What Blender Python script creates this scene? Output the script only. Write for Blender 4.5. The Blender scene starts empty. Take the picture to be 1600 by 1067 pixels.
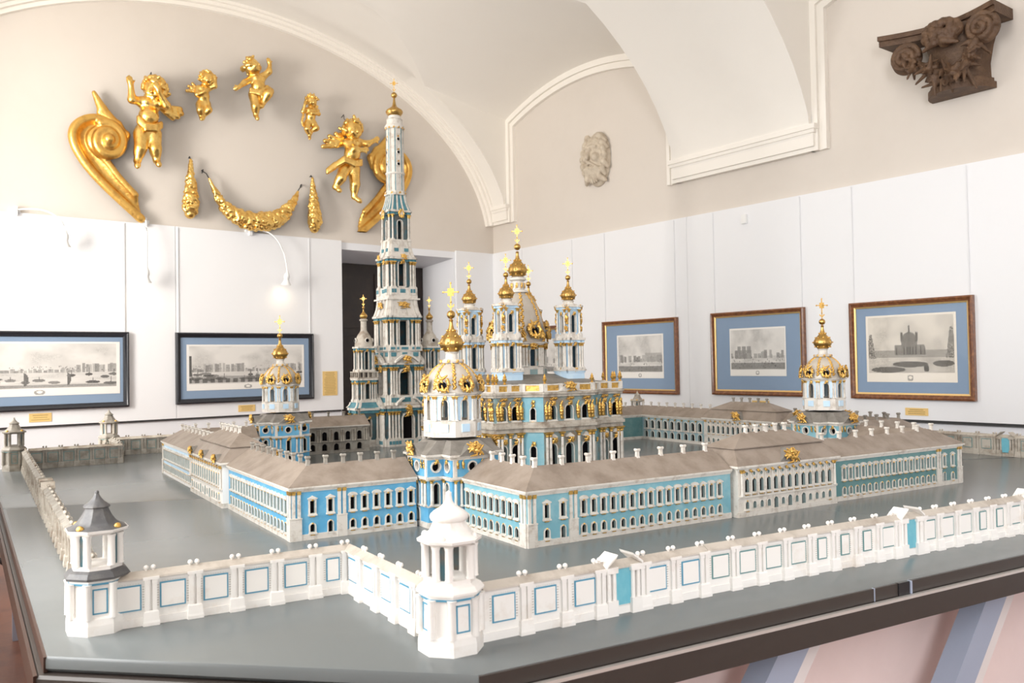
import bpy, bmesh, math, random
import numpy as np
from mathutils import Matrix, Vector
random.seed(7); rng = np.random.default_rng(7)
sc = bpy.context.scene
COL = sc.collection
# ------------------------------------------------------------------ camera
EYE, TZ = 1.5, 0.9
FPX, PIT, ROL = 1350.0, 0.0243, 0.017
cp, sp, cr, sr = math.cos(PIT), math.sin(PIT), math.cos(ROL), math.sin(ROL)
RM = np.array([[1, 0, 0], [0, sp, cp], [0, -cp, sp]]) @ np.array([[cr, -sr, 0], [sr, cr, 0], [0, 0, 1]])
cam_d = bpy.data.cameras.new('camera'); cam = bpy.data.objects.new('camera', cam_d); COL.objects.link(cam)
cam_d.sensor_width = 36; cam_d.lens = FPX / 1600 * 36; cam_d.clip_start = 0.02
cam.matrix_world = Matrix(((RM[0, 0], -RM[0, 1], -RM[0, 2], 0), (RM[1, 0], -RM[1, 1], -RM[1, 2], 0), (RM[2, 0], -RM[2, 1], -RM[2, 2], EYE), (0, 0, 0, 1)))
cam_d.dof.use_dof = True; cam_d.dof.focus_distance = 3.5; cam_d.dof.aperture_fstop = 6.3
sc.camera = cam
# ------------------------------------------------------------------ places: model axes on the table, the two walls
A_U = math.radians(31.8); EU = np.array([math.cos(A_U), math.sin(A_U)]); EV = np.array([-EU[1], EU[0]])
CT = np.array([0.1456, 4.9317])                       # middle of the table
def M(u, v, z=0.0):
    q = CT + u * EU + v * EV; return (q[0], q[1], TZ + z)
A1, A2 = math.radians(39.9), math.radians(126.9)
W1 = np.array([math.cos(A1), math.sin(A1)]); N1 = np.array([-W1[1], W1[0]])
W2 = np.array([math.cos(A2), math.sin(A2)]); N2 = np.array([W2[1], -W2[0]])
KC = np.array([-0.21328, 10.7972])                    # corner of the room
R2 = A2 - math.pi
def LW(s, z, d=0.0):
    q = KC - W1 * s - N1 * d; return (q[0], q[1], z)
def RW(y, z, d=0.0):
    q = KC - W2 * y - N2 * d; return (q[0], q[1], z)
def HALL(s, y, z):                                    # s along the end wall, y along the long wall
    q = KC - W1 * s - W2 * y; return (q[0], q[1], z)
ROOM_W, ROOM_L = 6.64, 13.4
# ------------------------------------------------------------------ daylight, exposure
wd = bpy.data.worlds.new('sky'); sc.world = wd; wd.use_nodes = True
bg = wd.node_tree.nodes['Background']; bg.inputs[0].default_value = (0.78, 0.88, 1.0, 1); bg.inputs[1].default_value = 1.6
sc.view_settings.view_transform = 'Standard'; sc.view_settings.look = 'None'
sc.view_settings.gamma = 1; sc.view_settings.use_curve_mapping = False
sc.view_settings.exposure = 0.0
sc.cycles.caustics_reflective = False; sc.cycles.sample_clamp_indirect = 5.0
WINS = [(1.75, 92, (1.0, 0.955, 0.90)), (5.95, 115, (1.0, 0.97, 0.93)), (10.15, 255, (0.97, 0.98, 1.0))]   # y along the room, watts, colour
ADDED_LAMP = (1.7501, 275, (1.0, 0.935, 0.85))                # area lamp added outside the far window to light the end wall evenly
for y, wt, c in WINS + [ADDED_LAMP]:
    ld = bpy.data.lights.new('daylight', 'AREA'); ld.shape = 'RECTANGLE'; far = y == ADDED_LAMP[0]; ld.size = 1.2 if far else 1.5; ld.size_y = 1.6 if far else 3.1; ld.energy = wt; ld.color = c
    lo = bpy.data.objects.new('daylight', ld); COL.objects.link(lo)
    p = HALL(ROOM_W + 2.2, y + 0.95, 2.6) if far else HALL(ROOM_W + 0.22, y, 2.62)
    lo.matrix_world = Matrix.Translation(p) @ Vector((-N2[0], -N2[1], 0)).to_track_quat('Z', 'Y').to_matrix().to_4x4()
# ------------------------------------------------------------------ materials
MATS = {}
def nd(nt, t, **kw):
    n = nt.nodes.new(t)
    for k, v in kw.items(): setattr(n, k, v)
    return n
def mat(name, col, rough=0.6, metal=0.0, spec=0.5, var=None, vscale=8.0, vlo=0.45, vhi=0.7, bump=0.0, bscale=60.0, coat=0.0, detail=6.0, rvar=0.0):
    if name in MATS: return MATS[name]
    m = bpy.data.materials.new(name); m.use_nodes = True; nt = m.node_tree
    b = nt.nodes['Principled BSDF']
    b.inputs['Base Color'].default_value = (*col, 1); b.inputs['Roughness'].default_value = rough
    b.inputs['Metallic'].default_value = metal; b.inputs['Specular IOR Level'].default_value = spec
    if coat: b.inputs['Coat Weight'].default_value = coat; b.inputs['Coat Roughness'].default_value = 0.1
    if var or bump or rvar:
        tc = nd(nt, 'ShaderNodeTexCoord')
        geo = nd(nt, 'ShaderNodeNewGeometry')
    if var:
        n = nd(nt, 'ShaderNodeTexNoise'); n.inputs['Scale'].default_value = vscale; n.inputs['Detail'].default_value = detail; n.inputs['Roughness'].default_value = 0.65
        nt.links.new(geo.outputs['Position'], n.inputs['Vector'])
        r = nd(nt, 'ShaderNodeMapRange'); r.inputs[1].default_value = vlo; r.inputs[2].default_value = vhi; nt.links.new(n.outputs['Fac'], r.inputs[0])
        mx = nd(nt, 'ShaderNodeMix', data_type='RGBA'); mx.inputs[6].default_value = (*col, 1); mx.inputs[7].default_value = (*var, 1)
        nt.links.new(r.outputs[0], mx.inputs[0]); nt.links.new(mx.outputs[2], b.inputs['Base Color'])
        if rvar:
            rr = nd(nt, 'ShaderNodeMapRange'); rr.inputs[3].default_value = rough - rvar; rr.inputs[4].default_value = rough + rvar
            nt.links.new(n.outputs['Fac'], rr.inputs[0]); nt.links.new(rr.outputs[0], b.inputs['Roughness'])
    if bump:
        n2 = nd(nt, 'ShaderNodeTexNoise'); n2.inputs['Scale'].default_value = bscale; n2.inputs['Detail'].default_value = 4
        nt.links.new(geo.outputs['Position'], n2.inputs['Vector'])
        bp = nd(nt, 'ShaderNodeBump'); bp.inputs['Strength'].default_value = bump; bp.inputs['Distance'].default_value = 0.01
        nt.links.new(n2.outputs['Fac'], bp.inputs['Height']); nt.links.new(bp.outputs[0], b.inputs['Normal'])
    MATS[name] = m; return m
greige = mat('greige_paint', (0.70, 0.64, 0.575), 0.75, var=(0.675, 0.615, 0.55), vscale=1.2)
cream = mat('cream_plaster', (0.88, 0.84, 0.775), 0.7, var=(0.86, 0.82, 0.755), vscale=1.0)
creamtrim = mat('cream_trim', (0.89, 0.845, 0.775), 0.55)
white = mat('white_board', (0.83, 0.835, 0.85), 0.5)
whitewall = mat('white_wall', (0.80, 0.81, 0.84), 0.6)
shadowgap = mat('board_shadow', (0.05, 0.05, 0.05), 0.8)  # black that paints the shadow line below the boards
whiteplast = mat('white_enamel', (0.85, 0.85, 0.84), 0.3)
floorm = mat('parquet', (0.19, 0.075, 0.042), 0.4, var=(0.12, 0.045, 0.028), vscale=5)
gold = mat('gold_leaf', (0.92, 0.62, 0.20), 0.30, metal=1.0, var=(0.62, 0.33, 0.07), vscale=14, vlo=0.45, vhi=0.75, bump=0.25, bscale=45, rvar=0.12)
goldold = mat('worn_gilt_wood', (0.80, 0.49, 0.13), 0.36, metal=0.9, var=(0.42, 0.19, 0.05), vscale=9, vlo=0.48, vhi=0.78, bump=0.3, bscale=40)
gilt = mat('model_gilding', (0.78, 0.49, 0.14), 0.38, metal=0.9, var=(0.30, 0.15, 0.035), vscale=60, vlo=0.5, vhi=0.75)
bronze = mat('bronze_gilt', (0.55, 0.345, 0.11), 0.32, metal=1.0, var=(0.42, 0.25, 0.08), vscale=50, rvar=0.08)
plaster = mat('model_plaster', (0.70, 0.66, 0.60), 0.6, var=(0.36, 0.28, 0.21), vscale=30, vlo=0.50, vhi=0.82)
plasterw = mat('fence_plaster', (0.86, 0.83, 0.79), 0.5, var=(0.66, 0.55, 0.45), vscale=9, vlo=0.55, vhi=0.85)
plasterg = mat('grimy_plaster', (0.34, 0.315, 0.275), 0.65, var=(0.18, 0.155, 0.125), vscale=20, vlo=0.42, vhi=0.7)
plasterd = mat('sooty_plaster', (0.50, 0.455, 0.39), 0.6, var=(0.22, 0.16, 0.11), vscale=16, vlo=0.45, vhi=0.72)
sky_blue = mat('sky_blue_paint', (0.10, 0.37, 0.61), 0.5, var=(0.19, 0.46, 0.64), vscale=14)
pale_blue = mat('pale_blue_paint', (0.19, 0.42, 0.50), 0.5, var=(0.30, 0.51, 0.56), vscale=14)
ice_blue = mat('ice_blue_paint', (0.50, 0.68, 0.84), 0.5, var=(0.62, 0.76, 0.86), vscale=12)
teal = mat('teal_paint', (0.10, 0.23, 0.24), 0.5, var=(0.17, 0.30, 0.295), vscale=14)
teal2 = mat('deep_teal_paint', (0.06, 0.20, 0.25), 0.5, var=(0.12, 0.30, 0.34), vscale=25)
twall = mat('dark_teal_paint', (0.045, 0.115, 0.14), 0.55, var=(0.13, 0.10, 0.075), vscale=22)  # darker teal for tower walls between columns and for lantern strips
dull_blue = mat('dusty_blue_paint', (0.30, 0.45, 0.50), 0.55, var=(0.40, 0.50, 0.50), vscale=18)
line_blue = mat('blue_line_paint', (0.08, 0.30, 0.45), 0.5)
line_teal = mat('green_line_paint', (0.13, 0.27, 0.27), 0.5)
gate_blue = mat('gate_blue_paint', (0.15, 0.45, 0.55), 0.5, var=(0.2, 0.5, 0.58), vscale=30)
roofm = mat('model_roof_paint', (0.30, 0.245, 0.20), 0.55, var=(0.205, 0.16, 0.125), vscale=9, vlo=0.42, vhi=0.66)
roofg = mat('model_roof_grey', (0.235, 0.215, 0.19), 0.55, var=(0.15, 0.135, 0.115), vscale=14)
domesil = mat('silvered_dome', (0.56, 0.51, 0.445), 0.42, metal=0.25, var=(0.52, 0.46, 0.38), vscale=20)
leadm = mat('lead_grey', (0.08, 0.08, 0.084), 0.45, var=(0.15, 0.145, 0.14), vscale=30)
darkin = mat('window_dark', (0.008, 0.007, 0.008), 0.9, spec=0.05)
darkblue = mat('window_blue_dark', (0.015, 0.035, 0.05), 0.5, spec=0.15)
reveal = mat('window_reveal', (0.33, 0.41, 0.40), 0.6)
tablem = mat('table_grey_paint', (0.142, 0.156, 0.158), 0.25, var=(0.155, 0.168, 0.170), vscale=2.5, spec=0.7, detail=3)
tableside = mat('apron_brown_edge_shade', (0.045, 0.036, 0.031), 0.4)  # apron brown; on the tabletop edge it stands in for a dark reflection
copem = mat('coping_paint', (0.50, 0.45, 0.39), 0.6, var=(0.34, 0.29, 0.24), vscale=14)
woodside = mat('table_side_wood', (0.05, 0.02, 0.012), 0.4)
metalstrip = mat('bright_strip', (0.75, 0.72, 0.68), 0.35, metal=0.6)
skirtm = mat('pinkish_board', (0.86, 0.69, 0.65), 0.7, var=(0.82, 0.65, 0.61), vscale=3)
legm = mat('blue_grey_leg', (0.36, 0.40, 0.50), 0.5)
legedge = mat('pale_leg_edge', (0.72, 0.66, 0.64), 0.6)
blackm = mat('black_metal', (0.015, 0.015, 0.017), 0.35)
blackframe = mat('black_frame', (0.02, 0.022, 0.028), 0.3)
brownframe = mat('walnut_frame', (0.16, 0.055, 0.022), 0.28, var=(0.32, 0.13, 0.045), vscale=35, coat=0.4)
slipgold = mat('gold_slip', (0.75, 0.52, 0.22), 0.35, metal=0.7)
matblue = mat('blue_mount', (0.24, 0.33, 0.46), 0.8)
yellowcard = mat('yellow_card', (0.80, 0.56, 0.22), 0.7)
cardink = mat('card_ink', (0.45, 0.30, 0.10), 0.7)
plastercast = mat('plaster_cast', (0.62, 0.54, 0.43), 0.7, var=(0.45, 0.37, 0.28), vscale=15)
darkwood = mat('weathered_oak', (0.095, 0.05, 0.026), 0.6, var=(0.17, 0.095, 0.05), vscale=14, bump=0.6, bscale=70)
doorm = mat('dark_door', (0.022, 0.014, 0.012), 0.4, var=(0.04, 0.025, 0.018), vscale=6)
bulbm = bpy.data.materials.new('lamp_glow'); bulbm.use_nodes = True
_b = bulbm.node_tree.nodes['Principled BSDF']; _b.inputs['Emission Color'].default_value = (1, 0.85, 0.6, 1); _b.inputs['Emission Strength'].default_value = 12
glassm = bpy.data.materials.new('picture_glass'); glassm.use_nodes = True
_nt = glassm.node_tree; _nt.nodes.remove(_nt.nodes['Principled BSDF'])
_f = nd(_nt, 'ShaderNodeFresnel'); _f.inputs[0].default_value = 1.25; _t = nd(_nt, 'ShaderNodeBsdfTransparent'); _g = nd(_nt, 'ShaderNodeBsdfGlossy'); _g.inputs['Roughness'].default_value = 0.02
_q = nd(_nt, 'ShaderNodeNewGeometry'); _m = nd(_nt, 'ShaderNodeMapRange'); _m.inputs[3].default_value = 1.13; _m.inputs[4].default_value = 0.885; _nt.links.new(_q.outputs['Backfacing'], _m.inputs[0]); _nt.links.new(_m.outputs[0], _f.inputs[0])
_x = nd(_nt, 'ShaderNodeMixShader'); _nt.links.new(_f.outputs[0], _x.inputs[0]); _nt.links.new(_t.outputs[0], _x.inputs[1]); _nt.links.new(_g.outputs[0], _x.inputs[2])
_nt.links.new(_x.outputs[0], _nt.nodes['Material Output'].inputs['Surface'])
printm = bpy.data.materials.new('engraving_print'); printm.use_nodes = True
_nt = printm.node_tree; _a = nd(_nt, 'ShaderNodeAttribute', attribute_name='ink'); _nt.links.new(_a.outputs['Color'], _nt.nodes['Principled BSDF'].inputs['Base Color']); _nt.nodes['Principled BSDF'].inputs['Roughness'].default_value = 0.8
# ------------------------------------------------------------------ mesh helpers
class MB:
    def __init__(self): self.v = []; self.f = []; self.m = []
    def add(self, vs, fs, m=0):
        o = len(self.v); self.v += [tuple(p) for p in vs]; self.f += [tuple(i + o for i in f) for f in fs]; self.m += [m] * len(fs); return self
    def box(self, x0, x1, y0, y1, z0, z1, m=0):
        return self.add([(x0, y0, z0), (x1, y0, z0), (x1, y1, z0), (x0, y1, z0), (x0, y0, z1), (x1, y0, z1), (x1, y1, z1), (x0, y1, z1)],
                        [(0, 3, 2, 1), (4, 5, 6, 7), (0, 1, 5, 4), (1, 2, 6, 5), (2, 3, 7, 6), (3, 0, 4, 7)], m)
    def loft(self, rings, m=0, closed=True, caps=(True, True)):
        n = len(rings[0]); vs = [p for r in rings for p in r]; fs = []
        for k in range(len(rings) - 1):
            for i in range(n if closed else n - 1):
                j = (i + 1) % n; fs.append((k * n + i, k * n + j, (k + 1) * n + j, (k + 1) * n + i))
        if caps[0]: fs.append(tuple(range(n - 1, -1, -1)))
        if caps[1]: fs.append(tuple((len(rings) - 1) * n + i for i in range(n)))
        return self.add(vs, fs, m)
    def prism(self, poly, z0, z1, m=0, grow=0.0, caps=(True, True)):
        c = np.mean(np.array(poly), axis=0); top = [(c[0] + (x - c[0]) * (1 + grow), c[1] + (y - c[1]) * (1 + grow)) for x, y in poly]
        return self.loft([[(x, y, z0) for x, y in poly], [(x, y, z1) for x, y in top]], m, caps=caps)
    def lathe(self, prof, n=16, m=0, c=(0, 0, 0), ph=0.0, caps=(True, True), rib=None):
        rings = []
        for r, z in prof:
            rings.append([(c[0] + r * (1 if rib is None else 1 + rib[1] * abs(math.cos(rib[0] * (i / n * math.pi * 2 + ph) / 2))) * math.cos(i / n * math.tau + ph), c[1] + r * (1 if rib is None else 1 + rib[1] * abs(math.cos(rib[0] * (i / n * math.pi * 2 + ph) / 2))) * math.sin(i / n * math.tau + ph), c[2] + z) for i in range(n)])
        return self.loft(rings, m, caps=caps)
    def tube(self, path, rad, n=8, m=0, flat=1.0):
        pts = [np.array(p, float) for p in path]; rings = []; up = np.array([0, 0, 1.0])
        for i, p in enumerate(pts):
            t = pts[min(i + 1, len(pts) - 1)] - pts[max(i - 1, 0)]; t /= np.linalg.norm(t) + 1e-9
            a = np.cross(t, up if abs(t[2]) < 0.95 else np.array([0, 1.0, 0])); a /= np.linalg.norm(a) + 1e-9; b = np.cross(a, t)
            r = rad[i] if hasattr(rad, '__len__') else rad
            rings.append([tuple(p + r * (math.cos(k / n * math.tau) * a + flat * math.sin(k / n * math.tau) * b)) for k in range(n)])
        return self.loft(rings, m)
    def ball(self, c, r, m=0, n=10, k=6):
        r = r if hasattr(r, '__len__') else (r, r, r)
        rings = [[(c[0] + r[0] * math.sin(t) * math.cos(i / n * math.tau), c[1] + r[1] * math.sin(t) * math.sin(i / n * math.tau), c[2] - r[2] * math.cos(t)) for i in range(n)] for t in [max(0.02, min(math.pi - 0.02, math.pi * q / k)) for q in range(k + 1)]]
        return self.loft(rings, m)
    def move(self, T):
        self.v = [tuple(T @ Vector(p)) for p in self.v]; return self
    def merge(self, o, T=None):
        vs = o.v if T is None else [tuple(T @ Vector(p)) for p in o.v]
        k = len(self.v); self.v += vs; self.f += [tuple(i + k for i in f) for f in o.f]; self.m += o.m; return self
    def mesh(self, name, mats, smooth=None):
        me = bpy.data.meshes.new(name); me.from_pydata(self.v, [], self.f)
        for q in (mats if isinstance(mats, (list, tuple)) else [mats]): me.materials.append(q)
        me.polygons.foreach_set('material_index', self.m)
        if smooth is not None:
            me.polygons.foreach_set('use_smooth', [True] * len(self.f)); me.set_sharp_from_angle(angle=math.radians(smooth))
        me.update(); return me
def link(name, me, parent=None, loc=None, rot=0.0, scale=None, M4=None):
    o = bpy.data.objects.new(name, me); COL.objects.link(o)
    if parent is not None: o.parent = parent
    if M4 is not None: o.matrix_local = M4
    else:
        if loc is not None: o.location = loc
        if rot: o.rotation_euler = (0, 0, rot) if not hasattr(rot, '__len__') else rot
        if scale is not None: o.scale = scale if hasattr(scale, '__len__') else (scale,) * 3
    return o
def build(name, mb, mats, parent=None, smooth=None, **kw): return link(name, mb.mesh(name, mats, smooth), parent, **kw)
def tag(o, label, cat, group=None):
    o['label'] = label; o['category'] = cat
    if group: o['group'] = group
    return o
GROUPS = {'model_wing': 'model wings around the courtyard', 'model_pavilion': 'model pavilions in the middle of the facades', 'model_church': 'domed corner churches of the model', 'model_fence': 'enclosure wall stretches of the model', 'model_corner_tower': 'corner towers of the enclosure wall', 'framed_picture': 'framed prints on the walls', 'caption_card': 'yellow caption cards', 'picture_lamp': 'gooseneck picture lamps', 'gilded_cherub': 'gilded cherubs on the wall', 'gilded_scroll': 'gilded scrolls on the wall', 'gilded_drop': 'gilded drops beside the garland'}
def thing(name, label, cat, loc, rot=0.0, group=None):
    group = group or GROUPS.get(name)
    o = link(name, None, None, loc, rot); o.empty_display_size = 0.05; return tag(o, label, cat, group)
def struct(name, mb, mats, smooth=None, label=None):
    o = build(name, mb, mats, None, smooth); o['kind'] = 'structure'
    if label: o['label'] = label
    return o
def TR(x, y, z, a=0.0, s=None):
    T = Matrix.Translation((x, y, z)) @ Matrix.Rotation(a, 4, 'Z')
    if s is not None: T = T @ Matrix.Diagonal((*(s if hasattr(s, '__len__') else (s,) * 3), 1))
    return T
# ---- sculpting by distance field: chubby shapes blended, then meshed with surface nets
class Field:
    def __init__(self, lo, hi, cell):
        self.lo = np.array(lo, float); self.c = cell; self.n = np.ceil((np.array(hi) - self.lo) / cell).astype(int) + 1
        self.F = np.full(self.n, 1.0, np.float32)
    def _sub(self, a, b):
        i0 = np.maximum(((a - self.lo) / self.c).astype(int), 0); i1 = np.minimum(((b - self.lo) / self.c).astype(int) + 2, self.n)
        if (i1 <= i0).any(): return None
        g = np.meshgrid(*[self.lo[k] + self.c * np.arange(i0[k], i1[k]) for k in range(3)], indexing='ij')
        return tuple(slice(i0[k], i1[k]) for k in range(3)), g
    def _blend(self, sl, d, k, cut):
        A = self.F[sl]
        if cut: B = -A; h = np.clip(0.5 + 0.5 * (d - B) / k, 0, 1); self.F[sl] = -(0 + (d * (1 - h) + B * h - k * h * (1 - h))) if False else np.maximum(A, -d)
        else: h = np.clip(0.5 + 0.5 * (d - A) / k, 0, 1); self.F[sl] = d * (1 - h) + A * h - k * h * (1 - h)
    def cone(self, a, b, ra, rb, k=0.02, cut=False):
        a, b = np.array(a, float), np.array(b, float); r = max(ra, rb) + k * 2 + self.c * 2
        s = self._sub(np.minimum(a, b) - r, np.maximum(a, b) + r)
        if s is None: return self
        sl, (X, Y, Z) = s; ba = b - a; L2 = ba @ ba + 1e-12
        t = np.clip(((X - a[0]) * ba[0] + (Y - a[1]) * ba[1] + (Z - a[2]) * ba[2]) / L2, 0, 1)
        d = np.sqrt((X - a[0] - t * ba[0]) ** 2 + (Y - a[1] - t * ba[1]) ** 2 + (Z - a[2] - t * ba[2]) ** 2) - (ra + (rb - ra) * t)
        self._blend(sl, d, k, cut); return self
    def ell(self, c, r, k=0.02, cut=False, rot=None):
        c, r = np.array(c, float), np.array(r if hasattr(r, '__len__') else (r, r, r), float); m = r.max() + 2 * k + 2 * self.c
        s = self._sub(c - m, c + m)
        if s is None: return self
        sl, G = s; P = [G[i] - c[i] for i in range(3)]
        if rot is not None: P = [sum(rot[j][i] * P[j] for j in range(3)) for i in range(3)]
        q0 = np.sqrt(sum((P[i] / r[i]) ** 2 for i in range(3))); q1 = np.sqrt(sum((P[i] / r[i] ** 2) ** 2 for i in range(3))) + 1e-9
        self._blend(sl, q0 * (q0 - 1) / q1, k, cut); return self
    def mb(self, m=0):
        F = self.F; I = F < 0; nx, ny, nz = F.shape
        cnt = sum(I[a:nx - 1 + a, b:ny - 1 + b, c:nz - 1 + c].astype(np.int8) for a in (0, 1) for b in (0, 1) for c in (0, 1))
        act = (cnt > 0) & (cnt < 8); idx = -np.ones(act.shape, np.int64); ijk = np.argwhere(act); idx[act] = np.arange(len(ijk))
        pos = np.zeros((len(ijk), 3)); w = np.zeros(len(ijk)); cs = [(a, b, c) for a in (0, 1) for b in (0, 1) for c in (0, 1)]
        for p in cs:
            for ax in range(3):
                if p[ax]: continue
                q = list(p); q[ax] = 1
                f0 = F[tuple((ijk + p).T)]; f1 = F[tuple((ijk + q).T)]; x = (f0 < 0) != (f1 < 0)
                t = np.where(x, f0 / np.where(x, f0 - f1, 1), 0); e = np.array(p, float)[None].repeat(len(ijk), 0); e[:, ax] = t
                pos[x] += e[x]; w[x] += 1
        V = self.lo + self.c * (ijk + pos / w[:, None]); fs = []
        for ax in range(3):
            o1, o2 = [(1, 2), (2, 0), (0, 1)][ax]
            sh = list(F.shape); sh[ax] -= 1
            a = tuple(slice(0, F.shape[k] - 1) if k == ax else slice(1, F.shape[k] - 1) for k in range(3)); b = tuple(slice(1, F.shape[k]) if k == ax else slice(1, F.shape[k] - 1) for k in range(3))
            ch = np.argwhere(I[a] != I[b])
            for k in range(3):
                if k != ax: ch[:, k] += 1
            fl = I[tuple(ch.T)]; d1 = np.zeros(3, int); d1[o1] = 1; d2 = np.zeros(3, int); d2[o2] = 1
            q = np.stack([idx[tuple((ch - d1 - d2).T)], idx[tuple((ch - d2).T)], idx[tuple(ch.T)], idx[tuple((ch - d1).T)]], 1)
            q[~fl] = q[~fl][:, ::-1]; fs.append(q)
        B = MB(); B.v = [tuple(p) for p in V]; B.f = [tuple(int(i) for i in r) for r in np.concatenate(fs)]; B.m = [m] * len(B.f); return B
def lumps(n, size, cell, seed, flat=0.6, hole=0.0, shape=None, rs=1.0):          # a small cast ornament of scrolls and leaves
    r = np.random.default_rng(seed); F = Field((-size[0] * 1.3, -size[1] * 1.3, -size[2] * 1.3), (size[0] * 1.3, size[1] * 1.3, size[2] * 1.3), cell)
    for i in range(n):
        a = r.uniform(0, math.tau); q = r.uniform(hole, 0.85) if hole == 0 else r.uniform(0.72, 0.95)
        x, z = q * size[0] * math.cos(a), q * size[2] * math.sin(a)
        if shape: x *= shape(z / size[2])
        rad = r.uniform(0.10, 0.20) * min(size[0], size[2]) * (1.2 if hole else 1) * rs
        y = -r.uniform(0.0, 1.0) * size[1] * (1 - 0.6 * q)
        F.cone((x, y, z), (x + r.normal() * rad * 1.5, y, z + r.normal() * rad * 1.5), rad, rad * 0.5, k=rad * 0.25)
    return F.mb()
# ================================================================== the room
BOARD0, BOARD1 = 1.022, 2.848
def e_in(s): return 2.9 + 2.24 * math.sqrt(max(0, 1 - ((s - 3.32) / 3.325) ** 2))
RIBS = [(0.0, 0.37), (3.1, 4.6), (7.3, 8.8), (11.5, 13.4)]
BAYS = [(0.37, 3.1), (4.6, 7.3), (8.8, 11.5)]
def lun(y, b):
    c, h = (b[0] + b[1]) / 2, (b[1] - b[0]) / 2; return 4.44 + 0.28 * (1 - ((y - c) / h) ** 2)
LSL = 0.165                                            # the side vaults rise towards the middle of the hall
def groin(z):
    lo, hi = 0.0, 3.0
    for _ in range(40):
        m_ = (lo + hi) / 2
        if z + LSL * m_ > e_in(m_): lo = m_
        else: hi = m_
    return lo
NL, NM = 8, 26
def bay_pts(y, b):
    z = lun(y, b); g = groin(z); h = [(g * i / NL, z + LSL * g * i / NL) for i in range(NL)] + [(s, e_in(s)) for s in [g + (3.32 - g) * (1 - math.cos(math.pi / 2 * i / NM)) for i in range(NM + 1)]]
    return h + [(6.64 - s, z) for s, z in h[-2::-1]]
def rib_pts():
    g = groin(4.44); h = [(0.08, 3.30)] + [(s, e_in(s)) for s in [0.08 + (g - 0.08) * (i / NL) ** 1.6 for i in range(1, NL)]] + [(s, e_in(s)) for s in [g + (3.32 - g) * (1 - math.cos(math.pi / 2 * i / NM)) for i in range(NM + 1)]]
    return h + [(6.64 - s, z) for s, z in h[-2::-1]]
cols = []
for i, rb in enumerate(RIBS):
    cols += [(rb[0], rib_pts()), (rb[1], rib_pts())]
    if i < len(BAYS):
        b = BAYS[i]; cols += [(b[0] + (b[1] - b[0]) * k / 24, bay_pts(b[0] + (b[1] - b[0]) * k / 24, b)) for k in range(25)]
mb = MB(); n = len(cols[0][1])
vs = [HALL(s, y, z) for y, pts in cols for s, z in pts]; fs = [(k * n + i, k * n + i + 1, (k + 1) * n + i + 1, (k + 1) * n + i) for k in range(len(cols) - 1) for i in range(n - 1)]
mb.add(vs, fs); struct('ceiling', mb, cream, 25)
# end wall with the pictures on the left, with its door niche
NS0, NS1, NZ, ND = 0.62, 2.15, 2.77, 0.67
mb = MB()
ss = [0, 0.13] + [0.13 + 6.38 * i / 40 for i in range(1, 40)] + [6.51, 6.64]
for a, b in zip(ss[:-1], ss[1:]):
    za, zb = [e_in(min(max(q, 0.14), 6.5)) + 0.05 for q in (a, b)]
    mb.add([LW(a, BOARD1), LW(b, BOARD1), LW(b, zb), LW(a, za)], [(0, 1, 2, 3)], 0)
for a, b, z0, z1 in ((0, NS0, 0, BOARD1), (NS0, NS1, NZ, BOARD1), (NS1, 6.64, 0, BOARD1)):
    mb.add([LW(a, z0), LW(b, z0), LW(b, z1), LW(a, z1)], [(0, 1, 2, 3)], 1)
for p in ([(NS0, 0, 0), (NS0, 0, NZ), (NS0, -ND, NZ), (NS0, -ND, 0)], [(NS1, 0, 0), (NS1, 0, NZ), (NS1, -ND, NZ), (NS1, -ND, 0)], [(NS0, 0, NZ), (NS1, 0, NZ), (NS1, -ND, NZ - 0.06), (NS0, -ND, NZ - 0.06)]):
    mb.add([LW(s, z, d) for s, d, z in p], [(0, 1, 2, 3)], 1)
wall_left = struct('wall_left', mb, [greige, whitewall])
def lbox(mb, s0, s1, z0, z1, d0, d1, m=0):
    mb.add([LW(s, z, d) for z in (z0, z1) for s, d in ((s0, d0), (s1, d0), (s1, d1), (s0, d1))], [(0, 3, 2, 1), (4, 5, 6, 7), (0, 1, 5, 4), (1, 2, 6, 5), (2, 3, 7, 6), (3, 0, 4, 7)], m)
def rbox(mb, y0, y1, z0, z1, d0, d1, m=0):
    mb.add([RW(y, z, d) for z in (z0, z1) for y, d in ((y0, d0), (y1, d0), (y1, d1), (y0, d1))], [(0, 3, 2, 1), (4, 5, 6, 7), (0, 1, 5, 4), (1, 2, 6, 5), (2, 3, 7, 6), (3, 0, 4, 7)], m)
for a, b in ((2.15, 3.93), (3.935, 6.6)):
    m1 = MB(); lbox(m1, a, b, BOARD0, BOARD1 + 0.012, 0.001, 0.034); build('display_panel', m1, white, wall_left)
m1 = MB(); lbox(m1, 0.03, 0.60, 0.2, BOARD1 + 0.012, 0.001, 0.03); build('display_panel', m1, white, wall_left)
m1 = MB(); lbox(m1, 2.17, 6.6, BOARD0 - 0.018, BOARD0, 0.001, 0.02); build('shadow_strip', m1, shadowgap, wall_left)  # dark strip stands in for the shadow under the boards
door = MB(); lbox(door, NS0, NS1, 0, NZ - 0.03, -ND - 0.05, -ND + 0.005)
door_o = struct('door_1', door, doorm)
for a, b in ((0.7, 1.33), (1.44, 2.07)):
    for z0, z1 in ((0.15, 0.95), (1.05, 1.75), (1.85, 2.6)):
        m1 = MB(); lbox(m1, a, b, z0, z1, -ND + 0.005, -ND + 0.02); lbox(m1, a + 0.09, b - 0.09, z0 + 0.09, z1 - 0.09, -ND + 0.02, -ND + 0.032); build('door_panel', m1, doorm, door_o)
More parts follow.
